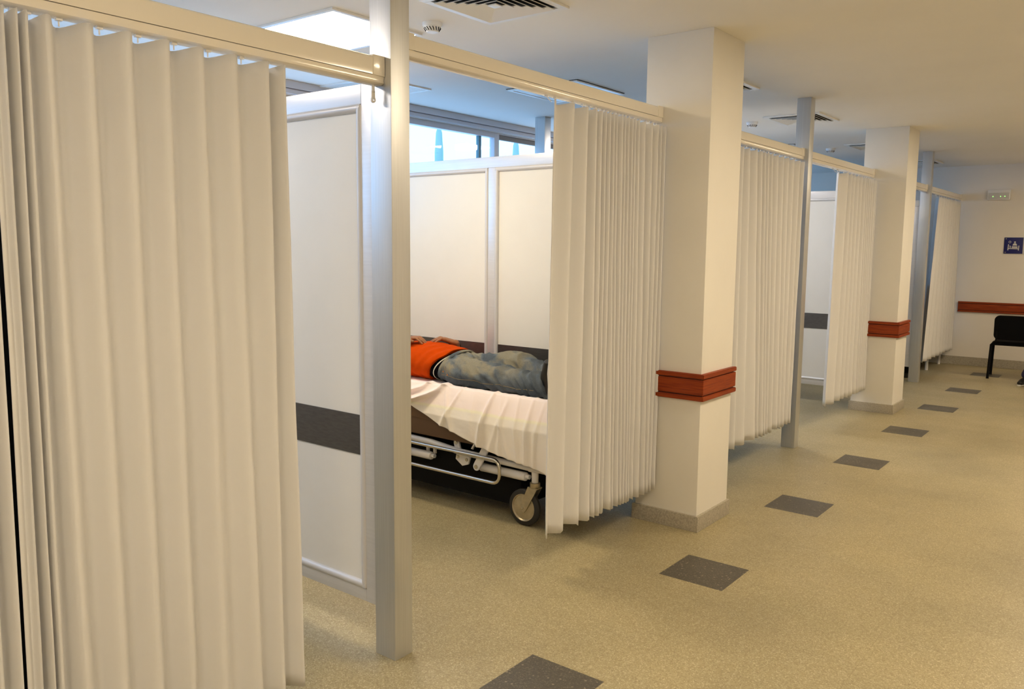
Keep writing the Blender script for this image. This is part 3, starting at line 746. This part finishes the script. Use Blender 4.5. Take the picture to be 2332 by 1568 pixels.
# link plates with bolts
def plate(x, z, dx, dz, w_, y, name='link_plate'):
    mb = MB(); a = Vector((x, z)); b = Vector((x + dx, z + dz)); d = (b - a).normalized(); n = Vector((-d.y, d.x)) * w_ / 2
    q = []
    for k in range(7): an = PI / 2 + PI * k / 6; q.append(a + (d * math.cos(an) + Vector((-d.y, d.x)) * math.sin(an)) * w_ / 2)
    for k in range(7): an = -PI / 2 + PI * k / 6; q.append(b + (d * math.cos(an) + Vector((-d.y, d.x)) * math.sin(an)) * w_ / 2)
    mb.prism([(p.x, p.y) for p in q], 1, y, y + 0.012)
    o = mb.build(name, M['white_enamel'], t, 30)
    c = MB(); c.lathe([(0, -0.006), (0.011, -0.006), (0.013, -0.002), (0.013, 0), (0, 0)], (a.x, y, a.y), 'y', 14)
    c.build('bolt', M['chrome'], o)
    return o
plate(-0.890, 0.300, 0.072, 0.125, 0.048, GY0 + 0.02)
plate(-1.085, 0.410, 0.012, -0.040, 0.042, GY0 + 0.06)
mb = MB().prism([(-1.075, 0.355), (-1.085, 0.31), (-1.03, 0.275), (-0.985, 0.29), (-0.97, 0.33), (-0.985, 0.355), (-1.05, 0.37)], 1, GY0 + 0.055, GY0 + 0.067)
o = mb.build('link_plate', M['white_enamel'], t, 30)
for x, z in ((-1.065, 0.325), (-0.995, 0.318)):
    MB().lathe([(0, -0.006), (0.009, -0.006), (0.011, -0.002), (0.011, 0), (0, 0)], (x, GY0 + 0.055, z), 'y', 12).build('bolt', M['chrome'], o)
MB().tube([(-0.90, GY0 + 0.05, 0.47), (-0.93, GY0 + 0.03, 0.40)], 0.009, 8).build('strut', M['chrome'], t)
# folded-down chrome side rail
def arc(cx, cz, r, a0, a1, n, y): return [(cx + r * math.cos(math.radians(a0 + (a1 - a0) * k / n)), y, cz + r * math.sin(math.radians(a0 + (a1 - a0) * k / n))) for k in range(n + 1)]
for side, y in ((0, GY0 + 0.005), (1, GY1 - 0.005)):
    x0, x1, zt_, zb_ = -2.05, -0.70, 0.372, 0.232
    r = 0.05
    p = arc(x1 - r, zt_ - r, r, 90, 0, 5, y) + arc(x1 - r, zb_ + r, r, 0, -90, 5, y) + arc(x0 + r, zb_ + r, r, -90, -180, 5, y) + arc(x0 + r, zt_ - r, r, 180, 90, 5, y)
    MB().tube(p, 0.0105, 12, closed=True).build('side_rail', M['chrome'], t, 60)
# casters
def caster(x, y, swing):
    c = MB().tube([(x, y, 0.36), (x, y, 0.262)], [0.022, 0.019], 14).build('caster_stem', M['white_enamel'], t)
    MB().lathe([(0, 0.238), (0.028, 0.238), (0.030, 0.242), (0.030, 0.264), (0.026, 0.267), (0, 0.267)], (x, y, 0), 'z', 20).build('collar', M['zinc'], c)
    wx = x - swing
    for s in (-1, 1):
        mb = MB()
        q = [(x - 0.035, 0.236), (x + 0.032, 0.236), (wx + 0.026, 0.10), (wx + 0.012, 0.082), (wx - 0.012, 0.082), (wx - 0.024, 0.10)]
        mb.prism(q, 1, y + s * 0.024 - 0.0015, y + s * 0.024 + 0.0015).build('fork', M['zinc'], c, 30)
    MB().box(x - 0.035, x + 0.032, y - 0.0255, y + 0.0255, 0.232, 0.240, 0.002).build('fork', M['zinc'], c)
    Rw = 0.108
    MB().lathe([(0.079, -0.018), (Rw - 0.008, -0.016), (Rw, -0.009), (Rw, 0.009), (Rw - 0.008, 0.016), (0.079, 0.018), (0.079, -0.018)], (wx, y, Rw), 'y', 40).build('tyre', M['rubber'], c)
    MB().lathe([(0, -0.019), (0.018, -0.019), (0.03, -0.017), (0.072, -0.013), (0.076, -0.019), (0.080, -0.019), (0.080, 0.019), (0.076, 0.019), (0.072, 0.013), (0.03, 0.017), (0, 0.019)], (wx, y, Rw), 'y', 40).build('hub', M['zinc'], c)
    MB().lathe([(0, -0.031), (0.007, -0.031), (0.009, -0.026), (0.009, 0.026), (0.007, 0.031), (0, 0.031)], (wx, y, Rw), 'y', 12).build('axle', M['chrome'], c)
caster(-0.495, 1.575, 0.070); caster(-0.485, 2.075, 0.075); caster(-2.05, 1.575, 0.06); caster(-2.05, 2.075, 0.06)
MB().box(-0.535, -0.455, 1.555, 1.60, 0.325, 0.40, 0.012).box(-0.515, -0.455, 1.60, 2.06, 0.335, 0.385, 0.006).build('axle_beam', M['white_enamel'], t)
MB().box(-2.085, -2.015, 1.555, 2.095, 0.335, 0.385, 0.006).build('axle_beam', M['white_enamel'], t)
MB().box(-2.0, -0.62, 1.61, 2.06, 0.085, 0.335, 0.02).build('shade_cover', M['black'], t)  # black cover added and enlarged to give the deep shade under the gurney
MB().box(-1.75, -0.80, 1.72, 2.00, 0.335, 0.48, 0.02).build('lift_bellows', M['black'], t)
for x in (-1.36, -1.30): MB().tube([(x, GY0 + 0.10, 0.37), (x, GY0 + 0.10, 0.30)], 0.012, 8).build('strut', M['white_enamel'], t)

mb = MB().box(GX0 + 0.02, GX1 - 0.02, GY0 + 0.085, GY1 - 0.06, 0.611, MZ, 0.02)
for y in (GY0 + 0.105, GY1 - 0.08): mb.tube([(GX0 + 0.03, y, MZ - 0.003), (GX1 - 0.03, y, MZ - 0.003)], 0.020, 12)
tag(mb.build('mattress', M['mattress']), 'thin gurney mattress under the white sheet', 'mattress')

# sheet: top plus a long slanting drape on the near side
def interp(x, tab):
    if x <= tab[0][0]: return tab[0][1]
    for (a, b), (c, d) in zip(tab, tab[1:]):
        if x <= c: return b + (d - b) * (x - a) / (c - a)
    return tab[-1][1]
HEM = [(-2.3, 0.66), (-1.75, 0.65), (-1.50, 0.635), (-1.40, 0.61), (-1.30, 0.58), (-1.17, 0.53), (-1.00, 0.480), (-0.82, 0.435), (-0.65, 0.400), (-0.50, 0.383), (-0.35, 0.355), (-0.18, 0.34)]
ridges = [(-1.19, -1.50, 0.075, 0.026), (-1.32, -1.66, 0.055, 0.026), (-1.16, -1.06, 0.014, 0.011), (-1.04, -1.14, 0.014, 0.010), (-0.79, -0.84, 0.034, 0.014), (-0.735, -0.62, 0.010, 0.010), (-0.66, -0.76, 0.009, 0.012),
          (-0.60, -0.55, 0.014, 0.011), (-0.50, -0.50, 0.018, 0.012), (-0.42, -0.45, 0.012, 0.010), (-0.34, -0.33, 0.014, 0.014), (-0.93, -0.90, 0.007, 0.02), (-1.60, -1.85, 0.02, 0.03), (-0.68, -0.69, 0.010, 0.008)]
EY = GY0 + 0.082          # near edge of the mattress
def sheet(u, v):
    x = (GX0 - 0.01) + (GX1 - GX0 + 0.03) * u
    hem = interp(x, HEM); top = MZ + 0.022
    YFAR = GY1 - 0.058
    if v < 0.08:
        k = v / 0.08; return Vector((x, YFAR + 0.004 * (1 - k), top - 0.10 * (1 - k)))
    if v < 0.5:
        k = (v - 0.08) / 0.42; y = YFAR + (EY - YFAR) * k
        dip = min(1, max(0, (y - EY - 0.02) / 0.03)) * min(1, max(0, (YFAR - 0.02 - y) / 0.03))
        z = top - 0.0185 * dip + 0.0015 * (noise.noise(Vector((x * 12, y * 12, 2)))) * min(1, k * 4)
        if k > 0.93: z -= 0.006 * ((k - 0.93) / 0.07) ** 2
        for x0, x1, a, w_ in ridges:
            if k > 0.86: z += a * 0.30 * math.exp(-((x - x0) / (w_ * 1.2)) ** 2) * (k - 0.86) / 0.14
        z += 0.004 * noise.noise(Vector((x * 14, 1, 4))) * (k > 0.93) * (k - 0.93) / 0.07
        return Vector((x, y, z))
    k = (v - 0.5) / 0.5
    z = (top - 0.006) + 0.004 * noise.noise(Vector((x * 14, 1, 4))) * (1 - k) + (hem - (top - 0.006)) * k
    for x0, x1, a, w_ in ridges: z += a * 0.30 * math.exp(-((x - x0) / (w_ * 1.2)) ** 2) * max(0, 1 - k * 8)
    drop = top - z
    y = EY - 0.012 - 0.085 * max(0.0, min(1, drop / 0.17)) ** 0.8
    out = 0.0
    for x0, x1, a, w_ in ridges:
        xx = x0 + (x1 - x0) * k
        out += a * math.exp(-(abs(x - xx) / (w_ * (0.8 + 0.7 * k))) ** 1.5) * min(1, 0.35 + k * 1.6)
    out += 0.008 * noise.noise(Vector((x * 7, z * 4, 5))) * k + 0.004 * math.sin(x * 31) * k
    out += 0.0022 * noise.noise(Vector((x * 14 + z * 12, z * 12, 9))) + 0.0005 * noise.noise(Vector((x * 50 + z * 10, z * 60, 3)))
    return Vector((x, y - out, z))
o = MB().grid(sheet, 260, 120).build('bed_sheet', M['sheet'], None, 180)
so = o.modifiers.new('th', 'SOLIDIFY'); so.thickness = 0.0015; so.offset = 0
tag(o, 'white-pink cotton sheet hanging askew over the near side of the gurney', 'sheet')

# ------------------------------------------------------------------ the man lying on the gurney
def sm(a, b, t_): t_ = max(0, min(1, (t_ - a) / (b - a))); return t_ * t_ * (3 - 2 * t_)
TOPZ = MZ + 0.003
man = thing('person', 'man lying on the gurney in orange jumper and faded blue jeans', 'person', (-1.35, 1.83, TOPZ))
b = MB()
def chain(mb, pts, rad, seg=16):
    mb.tube(pts, rad, seg)
    for p, r in ((pts[0], rad[0]), (pts[-1], rad[-1])):
        r_ = r if isinstance(r, (list, tuple)) else (r, r)
        q = bmesh.ops.create_icosphere(mb.bm, subdivisions=2, radius=1.0)
        for v in q['verts']: v.co = Vector(p) + v.co * min(r_) * 0.99
yb_ = 1.83
chain(b, [(-1.22, yb_, TOPZ + 0.088), (-1.36, yb_, TOPZ + 0.098), (-1.54, yb_, TOPZ + 0.108), (-1.70, yb_, TOPZ + 0.11), (-1.84, yb_, TOPZ + 0.10), (-1.91, yb_, TOPZ + 0.085)],
      [(0.150, 0.080), (0.148, 0.090), (0.146, 0.100), (0.162, 0.100), (0.168, 0.086), (0.08, 0.06)])
chain(b, [(-1.89, yb_, TOPZ + 0.09), (-2.00, yb_, TOPZ + 0.105)], [0.060, 0.055])
hd = bmesh.ops.create_icosphere(b.bm, subdivisions=3, radius=1.0)
HX = -2.11
for v in hd['verts']:
    p = v.co.copy(); v.co = Vector((HX + p.x * 0.118, yb_ + p.y * 0.076, TOPZ + 0.115 + p.z * 0.097 * (0.92 if p.z < 0 else 1.0)))
chain(b, [(HX + 0.015, yb_, TOPZ + 0.205), (HX + 0.035, yb_, TOPZ + 0.228), (HX + 0.045, yb_, TOPZ + 0.215)], [0.012, 0.013, 0.012], 8)      # nose
chain(b, [(HX + 0.08, yb_ - 0.022, TOPZ + 0.202), (HX + 0.08, yb_ + 0.022, TOPZ + 0.202)], [0.009, 0.009], 8)                             # lips
chain(b, [(HX + 0.105, yb_ - 0.01, TOPZ + 0.175), (HX + 0.105, yb_ + 0.01, TOPZ + 0.175)], [0.022, 0.022], 8)                             # chin
for s in (-1, 1):
    chain(b, [(HX - 0.005, yb_ + s * 0.077, TOPZ + 0.105), (HX + 0.025, yb_ + s * 0.082, TOPZ + 0.108), (HX + 0.045, yb_ + s * 0.077, TOPZ + 0.108)], [0.012, 0.014, 0.009], 8)   # ears
    chain(b, [(HX - 0.015, yb_ + s * 0.042, TOPZ + 0.193), (HX - 0.015, yb_ + s * 0.022, TOPZ + 0.198)], [0.010, 0.010], 8)                  # brows
near = [(-1.25, 1.745, TOPZ + 0.082), (-1.08, 1.722, TOPZ + 0.084), (-0.86, 1.715, TOPZ + 0.078), (-0.70, 1.722, TOPZ + 0.066), (-0.53, 1.715, TOPZ + 0.058)]
far = [(-1.25, 1.915, TOPZ + 0.085), (-1.10, 1.950, TOPZ + 0.100), (-0.93, 1.985, TOPZ + 0.132), (-0.78, 1.970, TOPZ + 0.090), (-0.60, 1.930, TOPZ + 0.058)]
for L_ in (near, far):
    chain(b, L_, [0.078, 0.072, 0.055, 0.048, 0.032])
    x, y, z = L_[-1]
    chain(b, [(x, y, z), (x + 0.04, y - 0.02, z + 0.02), (x + 0.07, y - 0.05, z + 0.11)], [0.032, 0.028, 0.022])
def arm(sh, el, wr, hand_dir, palm_side, spread, mbh, curl, sc=1.0):
    chain(mbh, [sh, el], [0.050, 0.042]); chain(mbh, [el, wr], [0.040, 0.025])
    d = Vector(hand_dir).normalized(); up = Vector((0, 0, 1)); sd = d.cross(up).normalized() * palm_side; up = sd.cross(d) * (1 if sd.cross(d).z > 0 else -1)
    w0 = Vector(wr)
    mbh.tube([w0 - d * 0.01, w0 + d * 0.03, w0 + d * 0.085, w0 + d * 0.093], [(0.027, 0.019), (0.038, 0.019), (0.042, 0.015), (0.036, 0.010)], 14)
    for i, (off, ln) in enumerate(((-0.032, 0.060), (-0.011, 0.074), (0.011, 0.078), (0.032, 0.068))):
        base = w0 + d * 0.082 + sd * off
        dd = (d + sd * (off * spread) - up * 0.30).normalized()
        p1 = base + dd * ln * 0.42 + up * 0.007; p2 = base + dd * ln * 0.80 - up * 0.010 * curl; p3 = base + dd * ln * 1.10 - up * 0.028 * curl
        mbh.tube([base - dd * 0.012, base, p1, p2, p3], [0.0105, 0.0105, 0.0098, 0.0088, 0.0064], 10)
        kn = bmesh.ops.create_icosphere(mbh.bm, subdivisions=1, radius=0.0112)
        for v in kn['verts']: v.co += base + up * 0.003
    tb = w0 + d * 0.02 + sd * 0.026
    mbh.tube([tb, tb + d * 0.030 + sd * 0.024 - up * 0.006, tb + d * 0.060 + sd * 0.034 - up * 0.012, tb + d * 0.082 + sd * 0.034 - up * 0.020], [0.015, 0.0130, 0.0105, 0.0072], 10)
BZ = TOPZ + 0.245
# far arm: the hand lies across the belly, back of the hand up, fingers pointing to the head end
arm((-1.80, 2.00, TOPZ + 0.10), (-1.56, 2.11, TOPZ + 0.07), (-1.462, 1.975, BZ - 0.022), (-0.66, -0.68, 0.34), 1, 14, b, 0.9)
# near arm: the hand comes from the head end to meet the other
arm((-1.80, 1.66, TOPZ + 0.10), (-1.92, 1.60, TOPZ + 0.13), (-1.715, 1.735, BZ + 0.004), (0.92, 0.36, 0.16), 1, 5, b, 0.9)
body = b.build('body', M['skin'], man)
remesh(body, 0.0045, 4)

h = MB(); q = bmesh.ops.create_icosphere(h.bm, subdivisions=4, radius=1.0)
for v in q['verts']:
    p = v.co.copy(); n_ = 1 + 0.03 * noise.noise(p * 6)
    v.co = Vector((HX - 0.015 + p.x * 0.118 * n_, yb_ + p.y * 0.082 * n_, TOPZ + 0.100 + p.z * 0.092 * n_))
bmesh.ops.delete(h.bm, geom=[v for v in h.bm.verts if v.co.x > HX + 0.03 or (v.co.z > TOPZ + 0.175 and v.co.x > HX - 0.06)], context='VERTS')
o = h.build('hair', M['hair'], man, 180); so = o.modifiers.new('th', 'SOLIDIFY'); so.thickness = 0.008
for s in (-1, 1):
    MB().lathe([(0, -0.006), (0.009, -0.004), (0.012, 0.002), (0, 0.006)], (HX + 0.008, yb_ + s * 0.030, TOPZ + 0.198), 'z', 12).build('eye', M['sole'], man)

# jumper: torso plus sleeves; its hem slants back from the belly to the hip
s_ = MB()
chain(s_, [(-1.27, yb_, TOPZ + 0.105), (-1.40, yb_, TOPZ + 0.110), (-1.56, yb_, TOPZ + 0.116), (-1.70, yb_, TOPZ + 0.118), (-1.84, yb_, TOPZ + 0.105), (-1.91, yb_, TOPZ + 0.09)],
      [(0.172, 0.106), (0.176, 0.116), (0.174, 0.122), (0.185, 0.114), (0.190, 0.098), (0.09, 0.07)], 32)
chain(s_, [(-1.80, 2.00, TOPZ + 0.10), (-1.56, 2.10, TOPZ + 0.08), (-1.515, 2.05, TOPZ + 0.14)], [0.062, 0.052, 0.044])
chain(s_, [(-1.80, 1.66, TOPZ + 0.10), (-1.92, 1.60, TOPZ + 0.13), (-1.82, 1.665, TOPZ + 0.185)], [0.062, 0.052, 0.045])
def knit(p, n):
    f1 = math.sin((p.x * 1.0 - (p.y - 1.6) * 0.35 - p.z * 0.75) * 75 + 3.0 * noise.noise(p * 5))
    d = 0.0042 * f1 * (0.6 + noise.noise(p * 4)) + 0.005 * noise.noise(p * 9) + 0.0012 * noise.noise(p * 45)
    q = p + n * d
    h_ = min(0.25, max(0, q.z - TOPZ))
    lim = -1.475 + 0.55 * h_ + 1.6 * h_ * h_ + 0.006 * math.sin(q.y * 40 + q.z * 30)
    if q.x > lim: q.x = lim + (q.x - lim) * 0.06
    q.z = max(q.z, TOPZ + 0.002)
    return q
jum = s_.build('jumper', M['sweater'], man); remesh(jum, 0.008, 5, knit)

u_ = MB()
chain(u_, [(-1.255, yb_, TOPZ + 0.094), (-1.34, yb_, TOPZ + 0.096), (-1.46, yb_, TOPZ + 0.100)], [(0.155, 0.088), (0.166, 0.099), (0.155, 0.092)], 32)
def tee(p, n): return Vector((p.x, p.y, max(p.z, TOPZ + 0.001))) + n * 0.003 * math.sin(p.x * 90 + p.z * 40)
remesh(u_.build('undershirt', M['shirt'], man), 0.010, 4, tee)

# jeans
j = MB()
chain(j, [(-1.37, yb_, TOPZ + 0.096), (-1.27, yb_, TOPZ + 0.094), (-1.18, yb_, TOPZ + 0.086)], [(0.172, 0.104), (0.178, 0.101), (0.160, 0.084)], 32)
jr = [(0.100, 0.093), (0.094, 0.088), (0.086, 0.082), (0.080, 0.076), (0.078, 0.074), (0.082, 0.076), (0.084, 0.078)]
def ext(L_): return [L_[0], L_[1], tuple((a + c) / 2 for a, c in zip(L_[1], L_[2])), L_[2], L_[3], tuple((a + c) / 2 for a, c in zip(L_[3], L_[4])), (L_[4][0] + 0.035, L_[4][1], L_[4][2] + 0.022)]
for L_ in (near, far): j.tube(ext(L_), jr, 28)
def ridge(t): t = t % 1.0; return (1 - abs(2 * t - 1)) ** 1.8
def crease(p, n):
    q = p.copy()
    far_ = p.y > 1.86
    kx = -0.93 if far_ else -0.86
    ax = -0.66 if far_ else -0.60
    g = lambda c, w_: math.exp(-((p.x - c) / w_) ** 2)
    nz = noise.noise(p * 5)
    a1 = (ridge((p.x * 0.9 + (p.y - 1.8) * 1.7 + p.z * 0.6) * 11 + 0.7 * nz) - 0.4) * 0.009 * g(-1.17, 0.11)
    a2 = (ridge((p.x * 1.2 - (p.y - 1.8) * 0.7 + p.z * 1.5) * 10 + 0.9 * nz) - 0.4) * 0.023 * g(kx, 0.12)
    a3 = (ridge((p.x * 1.7 + p.z * 1.3 + p.y * 0.5) * 9 + 0.9 * noise.noise(p * 7)) - 0.4) * 0.026 * g(ax, 0.11)
    a4 = (0.35 - abs(noise.noise(Vector((p.x * 5 + 3, p.y * 11, p.z * 11))))) * 0.012
    a5 = 0.007 * noise.noise(Vector((p.x * 16 + p.z * 14, p.y * 22, p.z * 30)))
    q += n * (a1 + a2 + a3 + a4 + a5)
    h_ = q.z - TOPZ
    lim = -1.345 + h_ * 0.22 + 0.9 * h_ * h_
    if q.x < lim: q.x = lim + (q.x - lim) * 0.08
    if q.z < TOPZ + 0.003: q.z = TOPZ + 0.003
    return q
jeans = j.build('jeans', M['denim'], man); remesh(jeans, 0.0065, 3, crease)
from mathutils.bvhtree import BVHTree
bv = BVHTree.FromPolygons([v.co.copy() for v in jeans.data.vertices], [list(p.vertices) for p in jeans.data.polygons])
def onj(x, z, y0=1.3):
    h_ = bv.ray_cast(Vector((x, y0, z)), Vector((0, 1, 0)), 1.0)
    return (h_[0] + h_[1] * 0.001) if h_[0] else None
def stitchline(pts, r, name, m_, seg=6):
    P_ = [p for p in (onj(*q) for q in pts) if p is not None]
    if len(P_) > 2: return MB().tube(P_, r, seg).build(name, m_, jeans)
stitchline([(-1.30 + i * 0.0175, TOPZ + 0.062 - 0.0004 * i + 0.004 * math.sin(i * 0.5)) for i in range(43)], 0.0012, 'side_seam', M['stitch'])
stitchline([(-1.275 + 0.035 * (i / 8), TOPZ + 0.135 - i * 0.0085) for i in range(9)], 0.0011, 'pocket_seam', M['stitch'])
stitchline([(-1.245 + 0.045 * math.sin(i / 8 * 1.5), TOPZ + 0.145 - i * 0.008) for i in range(9)], 0.0009, 'pocket_seam', M['stitch'])
for q in ((-1.283, TOPZ + 0.085), (-1.238, TOPZ + 0.070)):
    p = onj(*q)
    if p: MB().lathe([(0, -0.002), (0.0045, -0.002), (0.0055, 0), (0, 0)], p, 'y', 12).build('rivet', M['copper'], jeans)
wb = MB(); pts = []
for k in range(44):
    a = 2 * PI * k / 44; z = max(TOPZ + 0.008, TOPZ + 0.096 + 0.107 * math.sin(a)); y = yb_ + 0.176 * math.cos(a)
    h_ = z - TOPZ; pts.append((-1.338 + h_ * 0.22 + 0.9 * h_ * h_, y, z))
wb.tube(pts, [(0.0035, 0.011)] * 44, 8, closed=True); wb.build('waistband', M['denim'], jeans)
bt = MB(); pts = []
for k in range(48):
    a = 2 * PI * k / 48; z = max(TOPZ + 0.004, TOPZ + 0.094 + 0.094 * math.sin(a)); y = yb_ + 0.174 * math.cos(a)
    h_ = z - TOPZ; pts.append((-1.400 + h_ * 0.3 + 1.5 * h_ * h_, y, z))
bt.tube(pts, [(0.0022, 0.0042)] * 48, 8, closed=True)
bt.build('belt', M['belt'], man)
# dark cuffs at both wrists
for w0, d0 in (((-1.524, 2.047, TOPZ + 0.140), (-1.492, 1.990, TOPZ + 0.203)), ((-1.80, 1.677, TOPZ + 0.195), (-1.765, 1.70, TOPZ + 0.214))):
    MB().tube([w0, d0], [0.050, 0.042], 16).build('cuff', M['shirt'], man)

# shoes (the toes lie behind the curtain)
for L_ in (near, far):
    x, y, z = L_[-1]
    so_ = MB(); so_.tube([(x + 0.055, y - 0.005, z - 0.050), (x + 0.060, y - 0.02, z + 0.02), (x + 0.075, y - 0.045, z + 0.11), (x + 0.09, y - 0.07, z + 0.19)], [(0.036, 0.014), (0.040, 0.014), (0.046, 0.014), (0.030, 0.012)], 20)
    up_ = MB(); up_.tube([(x + 0.022, y - 0.002, z - 0.045), (x + 0.022, y - 0.015, z + 0.01), (x + 0.035, y - 0.035, z + 0.08), (x + 0.062, y - 0.06, z + 0.17)], [(0.036, 0.046), (0.040, 0.048), (0.042, 0.038), (0.032, 0.026)], 20)
    o = up_.build('shoe', M['shoe'], man); remesh(o, 0.005, 4, lambda p, n: Vector((p.x, p.y, max(p.z, TOPZ + 0.002))))
    s2 = so_.build('sole', M['sole'], o); remesh(s2, 0.005, 4, lambda p, n: Vector((p.x, p.y, max(p.z, TOPZ + 0.001))))

# ------------------------------------------------------------------ person sitting at the right edge: a shoe reaches into the view
sit = thing('person', 'seated person at the right edge, a black shoe just in view', 'person', (1.50, 9.35, 0))
b = MB(); X0, Y0 = 1.50, 9.35
chain(b, [(X0, Y0 + 0.32, 0.56), (X0, Y0 + 0.33, 0.85), (X0, Y0 + 0.30, 1.10), (X0, Y0 + 0.29, 1.20)], [(0.16, 0.12), (0.15, 0.11), (0.18, 0.12), (0.06, 0.06)], 20)
chain(b, [(X0, Y0 + 0.29, 1.18), (X0, Y0 + 0.27, 1.28)], [0.05, 0.05])
q = bmesh.ops.create_icosphere(b.bm, subdivisions=3, radius=1.0)
for v in q['verts']: v.co = Vector((X0 + v.co.x * 0.076, Y0 + 0.25 + v.co.y * 0.097, 1.385 + v.co.z * 0.118))
chain(b, [(X0, Y0 + 0.150, 1.39), (X0, Y0 + 0.140, 1.365)], [0.012, 0.013], 8)
for s in (-1, 1):
    fx = X0 + s * 0.12 - (0.33 if s < 0 else 0.0)
    chain(b, [(X0 + s * 0.09, Y0 + 0.30, 0.54), (X0 + s * 0.14 - (0.10 if s < 0 else 0), Y0 - 0.12, 0.53)], [0.085, 0.062])
    chain(b, [(X0 + s * 0.14 - (0.10 if s < 0 else 0), Y0 - 0.12, 0.53), (fx, Y0 + 0.12, 0.09)], [0.058, 0.038])
    chain(b, [(fx, Y0 + 0.12, 0.07), (fx - 0.03, Y0 + 0.02, 0.04)], [0.036, 0.028])
    chain(b, [(X0 + s * 0.19, Y0 + 0.30, 1.09), (X0 + s * 0.22, Y0 + 0.26, 0.82)], [0.05, 0.04]); chain(b, [(X0 + s * 0.22, Y0 + 0.26, 0.82), (X0 + s * 0.12, Y0 + 0.05, 0.66)], [0.038, 0.026])
    for k in range(4):
        b.tube([(X0 + s * (0.12 - 0.015) - s * 0.012 * k + s * 0.02, Y0 + 0.04, 0.655), (X0 + s * (0.11 - 0.012 * k), Y0 - 0.04, 0.640), (X0 + s * (0.11 - 0.012 * k), Y0 - 0.075 - 0.004 * k, 0.622)], [0.010, 0.0085, 0.007], 8)
    b.tube([(X0 + s * 0.09, Y0 + 0.04, 0.655), (X0 + s * 0.055, Y0 + 0.01, 0.645)], [0.011, 0.008], 8)
remesh(b.build('body', M['skin'], sit), 0.008, 4)
b = MB()
chain(b, [(X0, Y0 + 0.32, 0.60), (X0, Y0 + 0.33, 0.85), (X0, Y0 + 0.30, 1.10)], [(0.18, 0.14), (0.17, 0.13), (0.195, 0.135)], 20)
for s in (-1, 1): chain(b, [(X0 + s * 0.19, Y0 + 0.30, 1.09), (X0 + s * 0.22, Y0 + 0.26, 0.82), (X0 + s * 0.14, Y0 + 0.09, 0.69)], [0.064, 0.052, 0.042])
remesh(b.build('shirt', M['redcloth'], sit), 0.010, 5)
b = MB()
chain(b, [(X0, Y0 + 0.32, 0.58), (X0, Y0 + 0.24, 0.56)], [(0.18, 0.11), (0.17, 0.10)], 20)
for s in (-1, 1):
    kx = X0 + s * 0.14 - (0.10 if s < 0 else 0); fx = X0 + s * 0.12 - (0.33 if s < 0 else 0.0)
    chain(b, [(X0 + s * 0.09, Y0 + 0.30, 0.54), (kx, Y0 - 0.12, 0.53), (fx, Y0 + 0.12, 0.12)], [0.098, 0.078, 0.056])
remesh(b.build('trousers', M['navy'], sit), 0.010, 5)
for s in (-1, 1):
    fx = X0 + s * 0.12 - (0.33 if s < 0 else 0.0)
    o = MB(); o.tube([(fx + 0.01, Y0 + 0.19, 0.05), (fx, Y0 + 0.12, 0.055), (fx - 0.02, Y0 + 0.02, 0.045), (fx - 0.045, Y0 - 0.06, 0.032)], [(0.034, 0.042), (0.042, 0.05), (0.047, 0.038), (0.030, 0.022)], 18)
    sh = remesh(o.build('shoe', M['shoe'], sit), 0.006, 4, lambda p, n: Vector((p.x, p.y, max(p.z, 0.012))))
    MB().tube([(fx + 0.01, Y0 + 0.20, 0.009), (fx, Y0 + 0.12, 0.009), (fx - 0.02, Y0 + 0.02, 0.009), (fx - 0.047, Y0 - 0.07, 0.009)], [(0.036, 0.008), (0.042, 0.008), (0.048, 0.008), (0.028, 0.008)], 18).build('sole', M['sole'], sh)
h = MB(); q = bmesh.ops.create_icosphere(h.bm, subdivisions=3, radius=1.0)
for v in q['verts']: v.co = Vector((X0 + v.co.x * 0.084, Y0 + 0.262 + v.co.y * 0.10, 1.405 + v.co.z * 0.112))
bmesh.ops.delete(h.bm, geom=[v for v in h.bm.verts if v.co.y < Y0 + 0.20 and v.co.z < 1.45], context='VERTS')
o = h.build('hair', M['hair'], sit, 180); o.modifiers.new('th', 'SOLIDIFY').thickness = 0.01
chair(1.50, 9.86, PI, 'black visitor chair under the seated person, outside the right edge')
